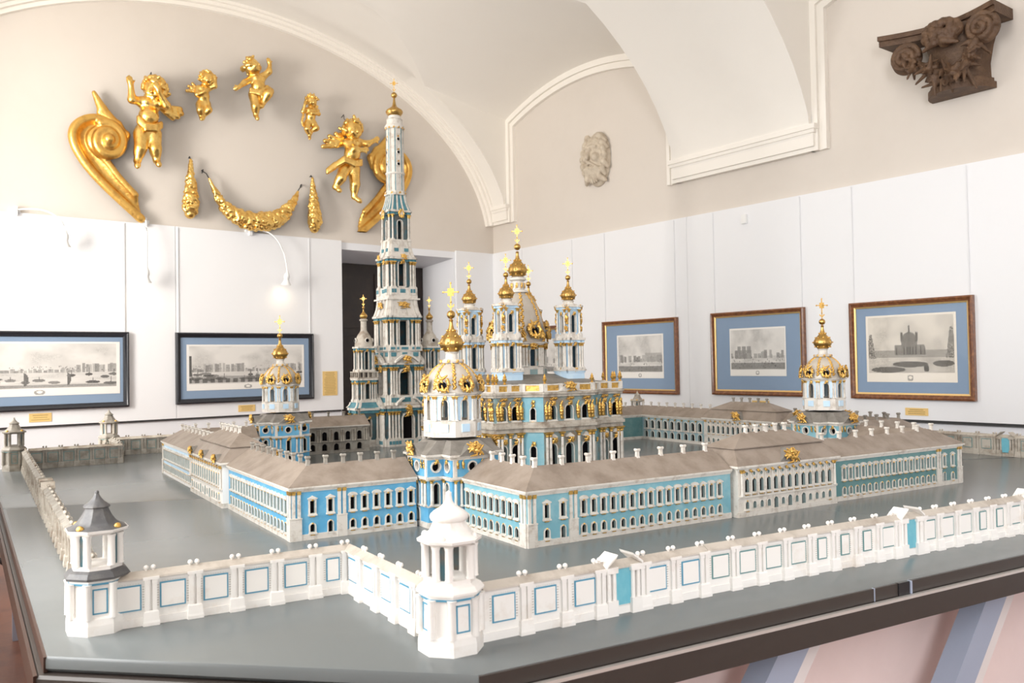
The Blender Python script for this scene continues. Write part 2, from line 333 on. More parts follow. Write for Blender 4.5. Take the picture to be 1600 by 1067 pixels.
m1 = MB(); m1.tube([LW(1.42, 1.05, -ND + 0.005), LW(1.42, 1.05, -ND + 0.07), LW(1.52, 1.05, -ND + 0.07)], 0.012); build('door_handle', m1, bronze, door_o)
# long wall on the right, the wall with the windows, the far end behind the viewer
mb = MB()
mb.add([RW(0, BOARD1), RW(ROOM_L, BOARD1), RW(ROOM_L, 4.8), RW(0, 4.8)], [(0, 1, 2, 3)], 0); mb.add([RW(0, 0), RW(ROOM_L, 0), RW(ROOM_L, BOARD1), RW(0, BOARD1)], [(0, 1, 2, 3)], 1)
wall_right = struct('wall_right', mb, [greige, whitewall])
for a, b in ((0.03, 3.2), (3.203, 6.4), (6.403, 9.6), (9.603, 12.8)):
    m1 = MB(); rbox(m1, a, b, BOARD0, BOARD1 + 0.012, 0.001, 0.034); build('display_panel', m1, white, wall_right)
m1 = MB(); rbox(m1, 0.03, 12.8, BOARD0 - 0.022, BOARD0, 0.001, 0.022); build('shadow_strip', m1, shadowgap, wall_right)  # same painted shadow line along the long wall
m1 = MB(); rbox(m1, 3.865, 3.915, 2.70, 2.78, 0.034, 0.06); build('junction_box', m1, whiteplast, wall_right)
mb = MB(); WZ0, WZ1, WH = 0.95, 4.3, 0.85
ys = [0] + [q for y, _, _ in WINS for q in (y - WH, y + WH)] + [ROOM_L]
for i in range(len(ys) - 1):
    rng_z = [(0, 4.8)] if i % 2 == 0 else [(0, WZ0), (WZ1, 4.8)]
    for z0, z1 in rng_z: mb.add([HALL(ROOM_W, ys[i], z0), HALL(ROOM_W, ys[i + 1], z0), HALL(ROOM_W, ys[i + 1], z1), HALL(ROOM_W, ys[i], z1)], [(0, 1, 2, 3)], 0)
for y, _, _ in WINS:
    for (ya, za), (yb, zb) in (((y - WH, WZ0), (y - WH, WZ1)), ((y + WH, WZ0), (y + WH, WZ1)), ((y - WH, WZ0), (y + WH, WZ0)), ((y - WH, WZ1), (y + WH, WZ1))):
        mb.add([HALL(ROOM_W, ya, za), HALL(ROOM_W, yb, zb), HALL(ROOM_W + 0.36, yb, zb), HALL(ROOM_W + 0.36, ya, za)], [(0, 1, 2, 3)], 0)
struct('wall_window_side', mb, [cream])
for i, (y, _, _) in enumerate(WINS):
    w = link('window_%d' % (i + 1), None, None, HALL(ROOM_W + 0.3, y, WZ0), R2); w['kind'] = 'structure'
    m1 = MB()
    for x0, x1, z0, z1 in ((-WH, -WH + 0.05, 0, 3.35), (WH - 0.05, WH, 0, 3.35), (-WH, WH, 0, 0.05), (-WH, WH, 3.3, 3.35)) + (() if i == 0 else ((-0.03, 0.03, 0, 3.35), (-WH, WH, 1.75, 1.81))): m1.box(x0, x1, -0.03, 0.03, z0, z1)
    build('window_frame', m1, whiteplast, w); build('pane', MB().box(-WH + 0.05, WH - 0.05, -0.003, 0.003, 0.05, 3.3), glassm, w)
struct('wall_behind', MB().add([HALL(0, ROOM_L, 0), HALL(ROOM_W, ROOM_L, 0), HALL(ROOM_W, ROOM_L, 5.3), HALL(0, ROOM_L, 5.3)], [(0, 1, 2, 3)]), whitewall)
struct('floor', MB().add([HALL(-1.2, -1.2, 0), HALL(ROOM_W + 0.5, -1.2, 0), HALL(ROOM_W + 0.5, ROOM_L + 0.1, 0), HALL(-1.2, ROOM_L + 0.1, 0)], [(0, 1, 2, 3)]), floorm)
# mouldings: imposts of the ribs, bands on the end arch, frames of the lunettes
tn = 0
for a, b in RIBS:
    tn += 1; mb = MB()
    for side in (0, 1):
        for dp, z0, z1 in ((0.06, 3.20, 3.235), (0.085, 3.235, 3.30), (0.10, 3.345, 3.375), (0.115, 3.375, 3.415), (0.085, 3.30, 3.345)):
            s0, s1 = (0, dp) if side == 0 else (ROOM_W - dp, ROOM_W)
            y0, y1 = a - (dp - 0.06 if a > 0 else 0), b + dp - 0.06
            mb.add([HALL(s, y, z) for z in (z0, z1) for s, y in ((s0, y0), (s1, y0), (s1, y1), (s0, y1))], [(0, 3, 2, 1), (4, 5, 6, 7), (0, 1, 5, 4), (1, 2, 6, 5), (2, 3, 7, 6), (3, 0, 4, 7)])
    struct('trim_%d' % tn, mb, creamtrim)
def arch_band(y0, y1, th):
    mb = MB(); rings = []
    for i in range(61):
        t = math.radians(8 + 164 * i / 60); ca, sa = -math.cos(t), math.sin(t); s, z = 3.32 + 3.325 * ca, 2.9 + 2.24 * sa
        nx, nz = ca / 3.325, sa / 2.24; L = math.hypot(nx, nz); nx, nz = nx / L, nz / L
        rings.append([HALL(s + nx * .01, y0, z + nz * .01), HALL(s - nx * th, y0, z - nz * th), HALL(s - nx * th, y1, z - nz * th), HALL(s + nx * .01, y1, z + nz * .01)])
    return mb.loft(rings)
for y0, y1, th in ((0.0, 0.05, 0.095), (0.05, 0.10, 0.06), (0.10, 0.135, 0.028)):
    tn += 1; struct('trim_%d' % tn, arch_band(y0, y1, th), creamtrim, 40)
for b in BAYS:
    path = [(b[0], 3.2)] + [(b[0], 4.44)] + [(b[0] + (b[1] - b[0]) * i / 30, lun(b[0] + (b[1] - b[0]) * i / 30, b)) for i in range(1, 30)] + [(b[1], 4.44), (b[1], 3.2)]
    P = np.array(path); nr = []
    for i in range(len(P)):
        d0 = P[i] - P[i - 1] if i > 0 else P[1] - P[0]; d1 = P[i + 1] - P[i] if i < len(P) - 1 else P[i] - P[i - 1]
        n0 = np.array([d0[1], -d0[0]]) / np.linalg.norm(d0); n1 = np.array([d1[1], -d1[0]]) / np.linalg.norm(d1)
        q = n0 + n1; q /= np.linalg.norm(q); nr.append(q / max(0.4, q @ n0))
    mb = MB()
    for o0, o1, dp in ((-0.02, 0.055, 0.06), (0.055, 0.085, 0.03), (0.085, 0.125, 0.045)):
        mb.loft([[RW(*(P[i] + nr[i] * o0), -0.01), RW(*(P[i] + nr[i] * o0), dp), RW(*(P[i] + nr[i] * o1), dp), RW(*(P[i] + nr[i] * o1), -0.01)] for i in range(len(P))])
    tn += 1; struct('trim_%d' % tn, mb, creamtrim, 40)
# ================================================================== pictures on the walls
def vnoise(nx, nz, fx, fz, seed):
    r = np.random.default_rng(seed); out = np.zeros((nz, nx)); amp = 1
    for o in range(4):
        gx, gz = int(fx * 2 ** o) + 2, int(fz * 2 ** o) + 2; G = r.random((gz, gx)); X = np.linspace(0, gx - 1.001, nx); Z = np.linspace(0, gz - 1.001, nz)
        xi, zi = X.astype(int), Z.astype(int); fx_, fz_ = X - xi, Z - zi
        out += amp * ((G[zi][:, xi] * (1 - fx_) + G[zi][:, xi + 1] * fx_) * (1 - fz_)[:, None] + (G[zi + 1][:, xi] * (1 - fx_) + G[zi + 1][:, xi + 1] * fx_) * fz_[:, None]); amp *= 0.5
    return out / 1.875
def engraving(kind, nx, nz, seed):
    r = np.random.default_rng(seed); x = np.linspace(0, 1, nx)[None].repeat(nz, 0); z = np.linspace(0, 1, nz)[:, None].repeat(nx, 1)
    g = 0.80 - 0.22 * np.clip((vnoise(nx, nz, 5, 3, seed) - 0.42) * 2.2, 0, 1) * (z > 0.3)
    paper = 0.88
    def rect(x0, x1, z0, z1, c, a=1.0):
        k = (x >= x0) & (x <= x1) & (z >= z0) & (z <= z1); g[k] = g[k] * (1 - a) + c * a
    if kind in ('river', 'quay'):
        hz = 0.44 if kind == 'river' else 0.42
        k = z < hz; g[k] = (0.60 + 0.25 * vnoise(nx, nz, 6, 26, seed + 1))[k]
        for i in range(46):
            a = i / 46 + r.normal() * 0.006; h = r.uniform(0.02, 0.07) + (0.10 if (a > 0.72 or (kind == 'quay' and 0.12 < a < 0.45)) else 0); rect(a, a + r.uniform(0.015, 0.03), hz - 0.02, hz + h, r.uniform(0.34, 0.58), 0.85)
        for i in range(60): a, b = r.random(), hz + r.uniform(0, 0.10); rect(a, a + 0.005, b, b + 0.02, 0.25, 0.7)
        rect(0, 1, 0.15, 0.20, 0.2, 0.5)
        for i in range(26 if kind == 'quay' else 14):
            a, b, w = r.random(), r.uniform(0.2, hz - 0.05), r.uniform(0.02, 0.05)
            k = ((x - a) / w) ** 2 + ((z - b) / 0.028) ** 2 < 1; g[k] = r.uniform(0.2, 0.4)
            rect(a, a + 0.003, b, b + r.uniform(0.06, 0.16), 0.3)
        if kind == 'river':
            for a, w in ((0.42, 0.035), (0.68, 0.03), (0.12, 0.03)):
                k = (((x - a + 0.02) / w) ** 2 + ((z - 0.30) / 0.13) ** 2 < 1) & (x > a - 0.012); g[k] = 0.28
        else:
            rect(0, 0.035, 0.3, 0.75, 0.22); rect(0, 1, 0.2, 0.30, 0.25, 0.45)
            for i in range(16): rect(i / 16, i / 16 + 0.035, 0.16, 0.25, 0.16, 0.7)
    elif kind == 'church':
        k = z < 0.42; g[k] = (0.5 + 0.3 * vnoise(nx, nz, 6, 10, seed + 1))[k]; rect(0.05, 0.95, 0.36, 0.47, 0.42, 0.7)
        rect(0.33, 0.66, 0.40, 0.55, 0.33, 0.8); rect(0.41, 0.58, 0.5, 0.64, 0.36, 0.9)
        k = ((x - 0.495) / 0.075) ** 2 + ((z - 0.64) / 0.10) ** 2 < 1; g[k] = 0.36
        for a in (0.41, 0.58, 0.495): rect(a - 0.012, a + 0.012, 0.6, 0.74 if a != 0.495 else 0.84, 0.3)
        for a, h in ((0.05, 0.72), (0.95, 0.8)):
            k = (np.abs(x - a) < 0.06 * (1 - (z - 0.35) / (h - 0.35) * 0.8)) & (z > 0.35) & (z < h); g[k] = (0.2 + 0.4 * r.random((nz, nx)))[k]
        for z0, x0, x1 in ((0.18, 0.05, 0.45), (0.26, 0.3, 0.7), (0.27, 0.75, 0.98)):
            k = (((x - (x0 + x1) / 2) / (x1 - x0) * 2) ** 2 + ((z - z0) / 0.045) ** 2 < 1); g[k] = 0.28
        for i in range(18): a = r.uniform(0.3, 0.7); rect(a, a + 0.006, 0.40, 0.52, 0.15, 0.8)
        k = ((x - 0.68) / 0.03) ** 2 + ((z - 0.2) / 0.05) ** 2 < 1; g[k] = 0.2
    else:
        hz = 0.42; k = z < hz; g[k] = (0.55 + 0.35 * vnoise(nx, nz, 5, 14, seed + 1))[k]
        for i in range(26): a = r.uniform(0, 1); h = r.uniform(0.02, 0.12); rect(a, a + r.uniform(0.02, 0.07), hz - 0.05, hz + h, r.uniform(0.35, 0.6), 0.8)
        rect(0.05 if kind == 'a' else 0.1, 0.12 if kind == 'a' else 0.4, hz - 0.06, hz + 0.12, 0.4, 0.7)
        if kind == 'b':
            for a in (0.17, 0.26, 0.35): rect(a - 0.035, a + 0.035, hz + 0.05, hz + 0.20, 0.42, 0.85)
        else: rect(0.62, 0.97, hz - 0.04, hz + 0.15, 0.5, 0.7)
        rect(0, 1, 0.14, 0.27, 0.22, 0.65)
        for i in range(40): a, b = r.random(), r.uniform(0.15, 0.4); rect(a, a + 0.012, b, b + 0.035, 0.2, 0.6)
    g += (r.random((nz, nx)) - 0.5) * 0.10 * (g < 0.7)
    low = 0.13; g[z < low] = paper; k = (((x - 0.5) / 0.035) ** 2 + ((z - low * 0.45) / (low * 0.36)) ** 2 < 1) & (((x - 0.5) / 0.018) ** 2 + ((z - low * 0.5) / (low * 0.2)) ** 2 > 1); g[k] = 0.5
    ed = (x < 0.02) | (x > 0.98) | (z > 0.975); g[ed] = paper
    return np.clip(g, 0.03, 0.9) ** 1.45
def picture(label, loc, rot, w, h, fr, mount, kind, seed, frame_mats, cord_top, tint=(1.0, 0.97, 0.92)):
    t = thing('framed_picture', label, 'picture', loc, rot)
    mb = MB(); prof = [(0, 0), (0, -0.035), (fr * 0.35, -0.04), (fr * 0.7, -0.028), (fr, -0.024), (fr, 0)]
    gi = MB(); gp = [(fr, -0.024), (fr, -0.02), (fr * 1.35, -0.016), (fr * 1.35, 0)]
    for B, pr in ((mb, prof), (gi, gp)):
        rings = [[(sx * (w / 2 - o), y, (h / 2 + sz * (h / 2 - o))) for o, y in pr] for sx, sz in ((-1, -1), (1, -1), (1, 1), (-1, 1))]
        B.loft(rings + rings[:1], 0, closed=False, caps=(False, False))
    build('frame', mb, frame_mats[0], t, 30); build('slip', gi, frame_mats[1], t)
    build('mount', MB().box(-w / 2 + fr, w / 2 - fr, -0.010, -0.002, fr, h - fr), matblue, t)
    x0, x1, z0, z1 = mount; nx = max(40, int((x1 - x0) * 165)); nz = max(30, int((z1 - z0) * 200))
    g = engraving(kind, nx, nz, seed); mb = MB()
    X = np.linspace(x0, x1, nx + 1); Z = np.linspace(z0, z1, nz + 1)
    mb.v = [(x, -0.013, z) for z in Z for x in X]; mb.f = [(j * (nx + 1) + i, j * (nx + 1) + i + 1, (j + 1) * (nx + 1) + i + 1, (j + 1) * (nx + 1) + i) for j in range(nz) for i in range(nx)]; mb.m = [0] * len(mb.f)
    me = mb.mesh('print', printm); ca = me.color_attributes.new('ink', 'FLOAT_COLOR', 'CORNER')
    c = np.ones((nz * nx, 4, 4), np.float32); gg = g.reshape(-1); 
    for k in range(3): c[:, :, k] = (gg * tint[k])[:, None]
    ca.data.foreach_set('color', c.reshape(-1)); link('print', me, t)
    build('glass', MB().add([(-w / 2 + fr, -0.017, fr), (w / 2 - fr, -0.017, fr), (w / 2 - fr, -0.017, h - fr), (-w / 2 + fr, -0.017, h - fr)], [(0, 1, 2, 3)]), glassm, t)
    for sx in (-1, 1):
        build('hanging_cord', MB().tube([(sx * (w / 2 - 0.03), -0.006, h - 0.01), (sx * (w / 2 - 0.03), -0.006, cord_top - loc[2])], 0.0035, 6), white, t)
    return t
BF = (blackframe, blackframe); RF = (brownframe, slipgold); D0 = 0.036
picture('black-framed river engraving with sailing boats, cut by the left photo edge', LW(5.10, 1.155, D0), A1, 1.46, 0.685, 0.035, (-0.66, 0.655, 0.125, 0.595), 'river', 3, BF, BOARD1)
picture('black-framed embankment engraving hanging behind the left domed church', LW(3.228, 1.155, D0), A1, 1.43, 0.685, 0.035, (-0.612, 0.612, 0.125, 0.57), 'quay', 5, BF, BOARD1)
picture('brown-framed picture mostly hidden behind the cathedral domes', RW(1.085, 1.165, D0), R2, 0.97, 0.745, 0.035, (-0.33, 0.33, 0.16, 0.6), 'b', 11, RF, BOARD1)
picture('smallest of the brown-framed prints, with wide blue mount, right of the cathedral', RW(2.555, 1.165, D0), R2, 1.045, 0.745, 0.035, (-0.318, 0.332, 0.155, 0.595), 'a', 13, RF, BOARD1)
picture('brown-framed landscape print just left of the right domed church', RW(3.99, 1.175, D0), R2, 0.985, 0.745, 0.035, (-0.292, 0.302, 0.17, 0.595), 'b', 17, RF, BOARD1)
picture('brown-framed engraving of a domed cathedral in a garden, farthest right', RW(5.375, 1.172, D0), R2, 0.955, 0.75, 0.036, (-0.348, 0.35, 0.13, 0.64), 'church', 19, RF, BOARD1, (1.0, 0.93, 0.82))
def card(label, loc, rot, w, h, rows):
    t = thing('caption_card', label, 'card', loc, rot); build('card', MB().box(-w / 2, w / 2, -0.003, 0, -h / 2, h / 2), yellowcard, t)
    mb = MB(); r = random.Random(int(w * 1000 + h * 100))
    for i in range(rows):
        z = h / 2 - h * (i + 1) / (rows + 1); q = w * r.uniform(0.28, 0.42); mb.box(-q, q, -0.0042, -0.003, z - 0.003, z + 0.003)
    build('printed_lines', mb, cardink, t)
card('small yellow caption card under the leftmost river engraving', LW(5.095, 1.093, D0), A1, 0.175, 0.075, 3)
card('small yellow caption card under the embankment engraving', LW(3.24, 1.087, D0), A1, 0.175, 0.066, 3)
card('tall yellow information sheet beside the dark doorway', LW(2.31, 1.31, D0), A1, 0.175, 0.26, 14)
card('yellow caption card partly behind a model pavilion roof', RW(4.01, 1.10, D0), R2, 0.18, 0.06, 3)
card('yellow caption card under the rightmost brown-framed engraving', RW(5.41, 1.082, D0), R2, 0.175, 0.056, 3)
# ================================================================== gooseneck lamps clipped to the board
def lamp(label, s, ds, dz, out):
    t = thing('picture_lamp', label, 'lamp', LW(s, BOARD1 + 0.012, 0.0), A1)
    m = MB(); m.box(-0.04, 0.04, -0.045, 0.0, 0.0, 0.03); m.box(-0.014, 0.014, -0.07, -0.03, -0.03, 0.05); build('clamp', m, whiteplast, t)
    pts = [(ds * (1 - (1 - q) ** 1.6) if abs(ds) > 0.1 else ds * q, -0.05 - out * math.sin(q * 1.4), 0.02 + 0.03 * math.sin(q * math.pi) + dz * q ** 2.2) for q in [i / 14 for i in range(15)]]
    m = MB(); m.tube(pts, 0.0075, 8); build('gooseneck_arm', m, whiteplast, t, 60)
    e = pts[-1]; T = Matrix.Translation(e) @ Matrix.Rotation(math.radians(14), 4, 'X')
    m = MB(); m.lathe([(0.008, 0.02), (0.012, 0), (0.026, -0.02), (0.03, -0.05), (0.024, -0.07), (0.034, -0.1), (0.052, -0.125), (0.05, -0.125), (0.03, -0.1), (0.02, -0.08)], 20, caps=(True, False)); m.move(T); build('lamp_shade', m, whiteplast, t, 50)
    m = MB(); m.ball((0, 0, -0.103), 0.02); m.move(T); build('bulb', m, bulbm, t, 60)
    ld = bpy.data.lights.new('lamp_light', 'SPOT'); ld.energy = 0.9; ld.color = (1.0, 0.78, 0.5); ld.spot_size = math.radians(125); ld.spot_blend = 1.0; ld.shadow_soft_size = 0.03
    lo = bpy.data.objects.new('lamp_light', ld); COL.objects.link(lo); lo.parent = t; lo.location = T @ Vector((0, 0, -0.135)); lo.rotation_euler = (math.radians(24), 0, 0)
lamp('white gooseneck picture lamp arching above the leftmost engraving', 5.284, 0.36, -0.18, 0.14)
lamp('straight-hanging white picture lamp between the two left engravings', 4.215, -0.03, -0.46, 0.14)
lamp('white gooseneck picture lamp above the embankment engraving', 3.19, 0.33, -0.42, 0.14)
# ================================================================== the display table
t = thing('display_table', 'large grey octagonal display table carrying the architectural model', 'table', (CT[0], CT[1], 0), A_U)
HB, HC = 2.655, 2.0
octo = [(-2.60, -2.03), (-1.90, -2.645), (HC, -2.76), (HB, -HC), (HB, HC), (HC, HB), (-HC, HB), (-2.65, HC)]
def inset(poly, d):
    P = np.array(poly); out = []
    for i in range(len(P)):
        a, b, c = P[i - 1], P[i], P[(i + 1) % len(P)]; n0 = np.array([(b - a)[1], -(b - a)[0]]) / np.linalg.norm(b - a); n1 = np.array([(c - b)[1], -(c - b)[0]]) / np.linalg.norm(c - b)
        q = n0 + n1; q /= np.linalg.norm(q); out.append(tuple(b - q * d / (q @ n0)))
    return out
def ring(poly, z): return [(x, y, z) for x, y in poly]
# two halves of the top meet in a thin open seam
def cut(poly, sgn, v0=0.03, gap=0.0032, sl=-0.33):
    f = lambda p: sgn * (p[1] - v0 - sl * (p[0] + 1.82)) - gap
    out = []
    for i in range(len(poly)):
        a, b = poly[i], poly[(i + 1) % len(poly)]; fa, fb = f(a), f(b)
        if fa >= 0: out.append(a)
        if fa * fb < 0: k = fa / (fa - fb); out.append((a[0] + k * (b[0] - a[0]), a[1] + k * (b[1] - a[1])))
    return out
for sg in (-1, 1):
    P = cut(octo, sg); m = MB(); c0 = inset(P, 0.012)
    m.loft([ring(inset(P, 0.008), TZ - 0.036), ring(P, TZ - 0.028), ring(P, TZ - 0.010), ring(inset(P, 0.003), TZ - 0.003), ring(c0, TZ)], 0)
    build('tabletop_half', m, tablem, t, 30)
m = MB(); m.loft([ring(inset(octo, -0.018), TZ - 0.105), ring(inset(octo, -0.018), TZ - 0.044), ring(inset(octo, -0.012), TZ - 0.038), ring(inset(octo, 0.03), TZ - 0.038), ring(inset(octo, 0.03), TZ - 0.105), ring(inset(octo, -0.018), TZ - 0.105)], 0, caps=(False, False)); build('apron', m, tableside, t)
O1, O2 = inset(octo, -0.0195), inset(octo, -0.0)
def side_strip(name, i, j, d0, d1, z0, z1, mt):
    A, B = inset(octo, -d0), inset(octo, -d1); m = MB(); m.loft([[(*A[i], z0), (*A[j], z0), (*A[j], z1), (*A[i], z1)], [(*B[i], z0), (*B[j], z0), (*B[j], z1), (*B[i], z1)]]); build(name, m, mt, t)
side_strip('edge_strip', 1, 2, 0.008, 0.0205, TZ - 0.0445, TZ - 0.0372, metalstrip)
side_strip('edge_shade', 1, 2, -0.004, 0.004, TZ - 0.0365, TZ - 0.004, tableside); side_strip('edge_shade', 7, 0, -0.004, 0.004, TZ - 0.0365, TZ - 0.004, woodside); side_strip('apron_facing', 7, 0, 0.016, 0.024, TZ - 0.106, TZ - 0.037, woodside)  # dark edge strips put the floor's reflection into colour; the top itself is grey
m = MB(); m.box(-0.645, -0.60, -0.010, 0.0, TZ - 0.0365, TZ - 0.003); m.move(TR(0, -2.6985, 0, math.atan2(-0.115, 3.9))); build('edge_notch', m, blackm, t)
m = MB(); m.box(-0.598, -0.592, -0.012, 0.0, TZ - 0.0365, TZ - 0.003); m.move(TR(0, -2.6985, 0, math.atan2(-0.115, 3.9))); build('edge_joint', m, legm, t)
m = MB(); m.box(-0.742, -0.739, -0.008, 0.0, TZ - 0.0365, TZ - 0.003); m.move(TR(0, -2.6985, 0, math.atan2(-0.115, 3.9))); build('edge_joint', m, legm, t)
m = MB(); m.loft([ring(inset(octo, 0.30), 0.0), ring(inset(octo, 0.30), TZ - 0.05)], 0, caps=(False, False)); build('skirt_board', m, skirtm, t)
for k, (x, dx) in enumerate([(-1.61, 0.70), (-0.66, 0.70), (0.29, 0.70), (1.24, 0.70)]):
    m = MB(); y0 = -HB + 0.05
    for o, w, mm in ((0, 0.12, 0), (0.12, 0.045, 1)):
        m.add([(x + o, y0 + 0.02, 0), (x + o + w, y0 + 0.02, 0), (x + o + w, y0 + 0.09, 0), (x + o, y0 + 0.09, 0), (x + dx + o, y0 + 0.02, TZ - 0.05), (x + dx + o + w, y0 + 0.02, TZ - 0.05), (x + dx + o + w, y0 + 0.09, TZ - 0.05), (x + dx + o, y0 + 0.09, TZ - 0.05)], [(0, 3, 2, 1), (4, 5, 6, 7), (0, 1, 5, 4), (1, 2, 6, 5), (2, 3, 7, 6), (3, 0, 4, 7)], mm)
    build('leg', m, [legm, legedge], t)
for k, (sx, sy) in enumerate(((-1, -0.6), (-1, 0.6), (1, -0.6), (1, 0.6), (0.5, 1), (-0.5, 1))):
    m = MB(); m.box(sx * (HB - 0.14) - 0.04, sx * (HB - 0.14) + 0.04, sy * (HB - 0.14) - 0.04, sy * (HB - 0.14) + 0.04, 0, TZ - 0.05); build('leg', m, legm, t)
# a folding chair left of the table: only its black legs reach the picture
t = thing('folding_chair', 'black metal folding chair at the left photo edge beyond the table', 'chair', (-3.66, 6.0, 0), math.radians(-50))
for s in (-0.2, 0.2):
    m = MB(); m.tube([(s, -0.22, 0.01), (s, -0.16, 0.1), (s, 0.16, 0.44), (s, 0.21, 0.6), (s, 0.24, 0.82)], 0.012, 8); build('leg', m, blackm, t, 60)
    m = MB(); m.tube([(s * 0.9, 0.24, 0.01), (s * 0.9, 0.17, 0.1), (s * 0.9, -0.17, 0.43)], 0.012, 8); build('leg', m, blackm, t, 60)
m = MB(); m.box(-0.2, 0.2, -0.2, 0.18, 0.43, 0.455); build('seat', m, whiteplast, t)
m = MB(); m.box(-0.2, 0.2, 0.2, 0.225, 0.62, 0.82); build('backrest', m, blackm, t)
# ================================================================== the model: shared small pieces
def arch_pts(w, zs, n=8): return [(w / 2 * math.cos(math.pi - math.pi * i / n), zs + w / 2 * math.sin(math.pi * i / n)) for i in range(n + 1)]
def add_window(mb, w, h, arch=True, fr=0.006, dp=0.012, hood=None, sill=True, gold_k=True, trim=0, gl=1, dark=2, rev=3, pane=True, proud=0.004, rnd=False):
    zs = h - w / 2 if arch else h; ap = arch_pts(w, zs) if arch else [(-w / 2, h), (w / 2, h)]
    loop = [(-w / 2, 0)] + ap + [(w / 2, 0)]
    if rnd: loop = [(-w / 2 * math.cos(math.tau * i / 16), w / 2 + w / 2 * math.sin(math.tau * i / 16)) for i in range(16)]
    # reveal and pane
    mb.loft([[(x, -proud, z) for x, z in loop], [(x, dp, z) for x, z in loop]], rev, closed=True, caps=(False, False))
    if pane: mb.add([(x, dp, z) for x, z in loop], [tuple(range(len(loop)))], dark)
    if rnd:
        sq = [(x / max(abs(x), abs(z - w / 2)) * w / 2, w / 2 + (z - w / 2) / max(abs(x), abs(z - w / 2)) * w / 2) for x, z in loop]
        for i in range(16): j = (i + 1) % 16; mb.add([(loop[i][0], -0.0004, loop[i][1]), (loop[j][0], -0.0004, loop[j][1]), (sq[j][0], -0.0004, sq[j][1]), (sq[i][0], -0.0004, sq[i][1])], [(0, 1, 2, 3)], trim)
    elif arch:      # spandrels, flush with the wall
        for i in range(len(ap) - 1):
            mb.add([(ap[i][0], -0.0004, ap[i][1]), (ap[i + 1][0], -0.0004, ap[i + 1][1]), (ap[i + 1][0], -0.0004, h + 0.0005), (ap[i][0], -0.0004, h + 0.0005)], [(0, 1, 2, 3)], trim)
    # moulded surround
    big = [(-w / 2 - fr, -fr * 0.6)] + ([(x * (w / 2 + fr) / (w / 2), zs + (z - zs) * (w / 2 + fr) / (w / 2)) for x, z in ap] if arch else [(-w / 2 - fr, h + fr), (w / 2 + fr, h + fr)]) + [(w / 2 + fr, -fr * 0.6)]
    if rnd: big = [(x * (1 + 2 * fr / w), w / 2 + (z - w / 2) * (1 + 2 * fr / w)) for x, z in loop]
    vs = [(x, -proud, z) for x, z in loop] + [(x, -proud, z) for x, z in big] + [(x, 0.001, z) for x, z in big]; n = len(loop)
    mb.add(vs, [(i, (i + 1) % n, n + (i + 1) % n, n + i) for i in range(n)] + [(n + i, n + (i + 1) % n, 2 * n + (i + 1) % n, 2 * n + i) for i in range(n)], trim)
    W = w / 2 + fr
    if sill: mb.box(-W - 0.002, W + 0.002, -proud - 0.004, 0, -fr * 0.6 - 0.005, -fr * 0.6, trim); mb.box(-W * 0.6, W * 0.6, -proud - 0.002, 0, -fr * 0.6 - 0.009, -fr * 0.6 - 0.005, gl if gold_k else trim)
    if hood == 'tri': mb.loft([[(-W - 0.003, y, h + fr), (W + 0.003, y, h + fr), (W + 0.003, y, h + fr + 0.003), (0, y, h + fr + 0.012), (-W - 0.003, y, h + fr + 0.003)] for y in (-proud - 0.004, 0)], trim)
    if hood == 'seg': mb.loft([[(-W - 0.003, y, h + fr), (W + 0.003, y, h + fr)] + [((W + 0.003) * math.cos(a), y, h + fr + 0.003 + 0.009 * math.sin(a)) for a in [math.pi * i / 6 for i in range(7)]] for y in (-proud - 0.004, 0)], trim)
    if gold_k: mb.ball((0, -proud - 0.001, h + fr * 0.5), (fr * 0.7, 0.003, fr * 0.7), gl, 6, 4)
    return mb
WM = {}
def wmesh(key, mats, *a, **k):
    if key not in WM: WM[key] = (add_window(MB(), *a, **k).mesh('window', mats), a[0], a[1])
    return WM[key]
WMT = [plaster, gilt, darkin, reveal]; WMG = [plasterg, gilt, darkin, plasterg]; WMB = [plaster, gilt, darkblue, reveal]
wmesh('up_tri', WMT, 0.0165, 0.043, arch=False, hood='tri', dp=0.008); wmesh('up_seg', WMT, 0.0165, 0.043, arch=False, hood='seg', dp=0.008)
wmesh('upA_tri', WMT, 0.022, 0.046, arch=False, fr=0.0042, hood='tri', dp=0.005, proud=0.003); wmesh('upA_seg', WMT, 0.022, 0.046, arch=False, fr=0.0042, hood='seg', dp=0.005, proud=0.003); wmesh('lowA', WMT, 0.021, 0.031, fr=0.004, dp=0.005, proud=0.003)
wmesh('low', WMT, 0.0165, 0.027, arch=True, fr=0.005, dp=0.008); wmesh('lowdoor', WMT, 0.016, 0.044, arch=True, fr=0.004, sill=False)
wmesh('pav_up', WMT, 0.021, 0.05, arch=True, fr=0.0035, dp=0.008); wmesh('pav_oc', WMT, 0.014, 0.014, arch=True, fr=0.003, sill=False, gold_k=False, rnd=True); wmesh('pav_low', WMT, 0.017, 0.026, fr=0.002, sill=False, gold_k=False); wmesh('pav_door', WMT, 0.022, 0.05, fr=0.002, sill=False, gold_k=False)
wmesh('arc_low', WMG, 0.036, 0.048, fr=0.005, sill=False, gold_k=False); wmesh('arc_up', WMG, 0.036, 0.060, fr=0.006, gold_k=False)
wmesh('arc_lowt', WMT, 0.034, 0.048, fr=0.005, sill=False, gold_k=False); wmesh('arc_upt', WMT, 0.034, 0.060, fr=0.006, gold_k=False)
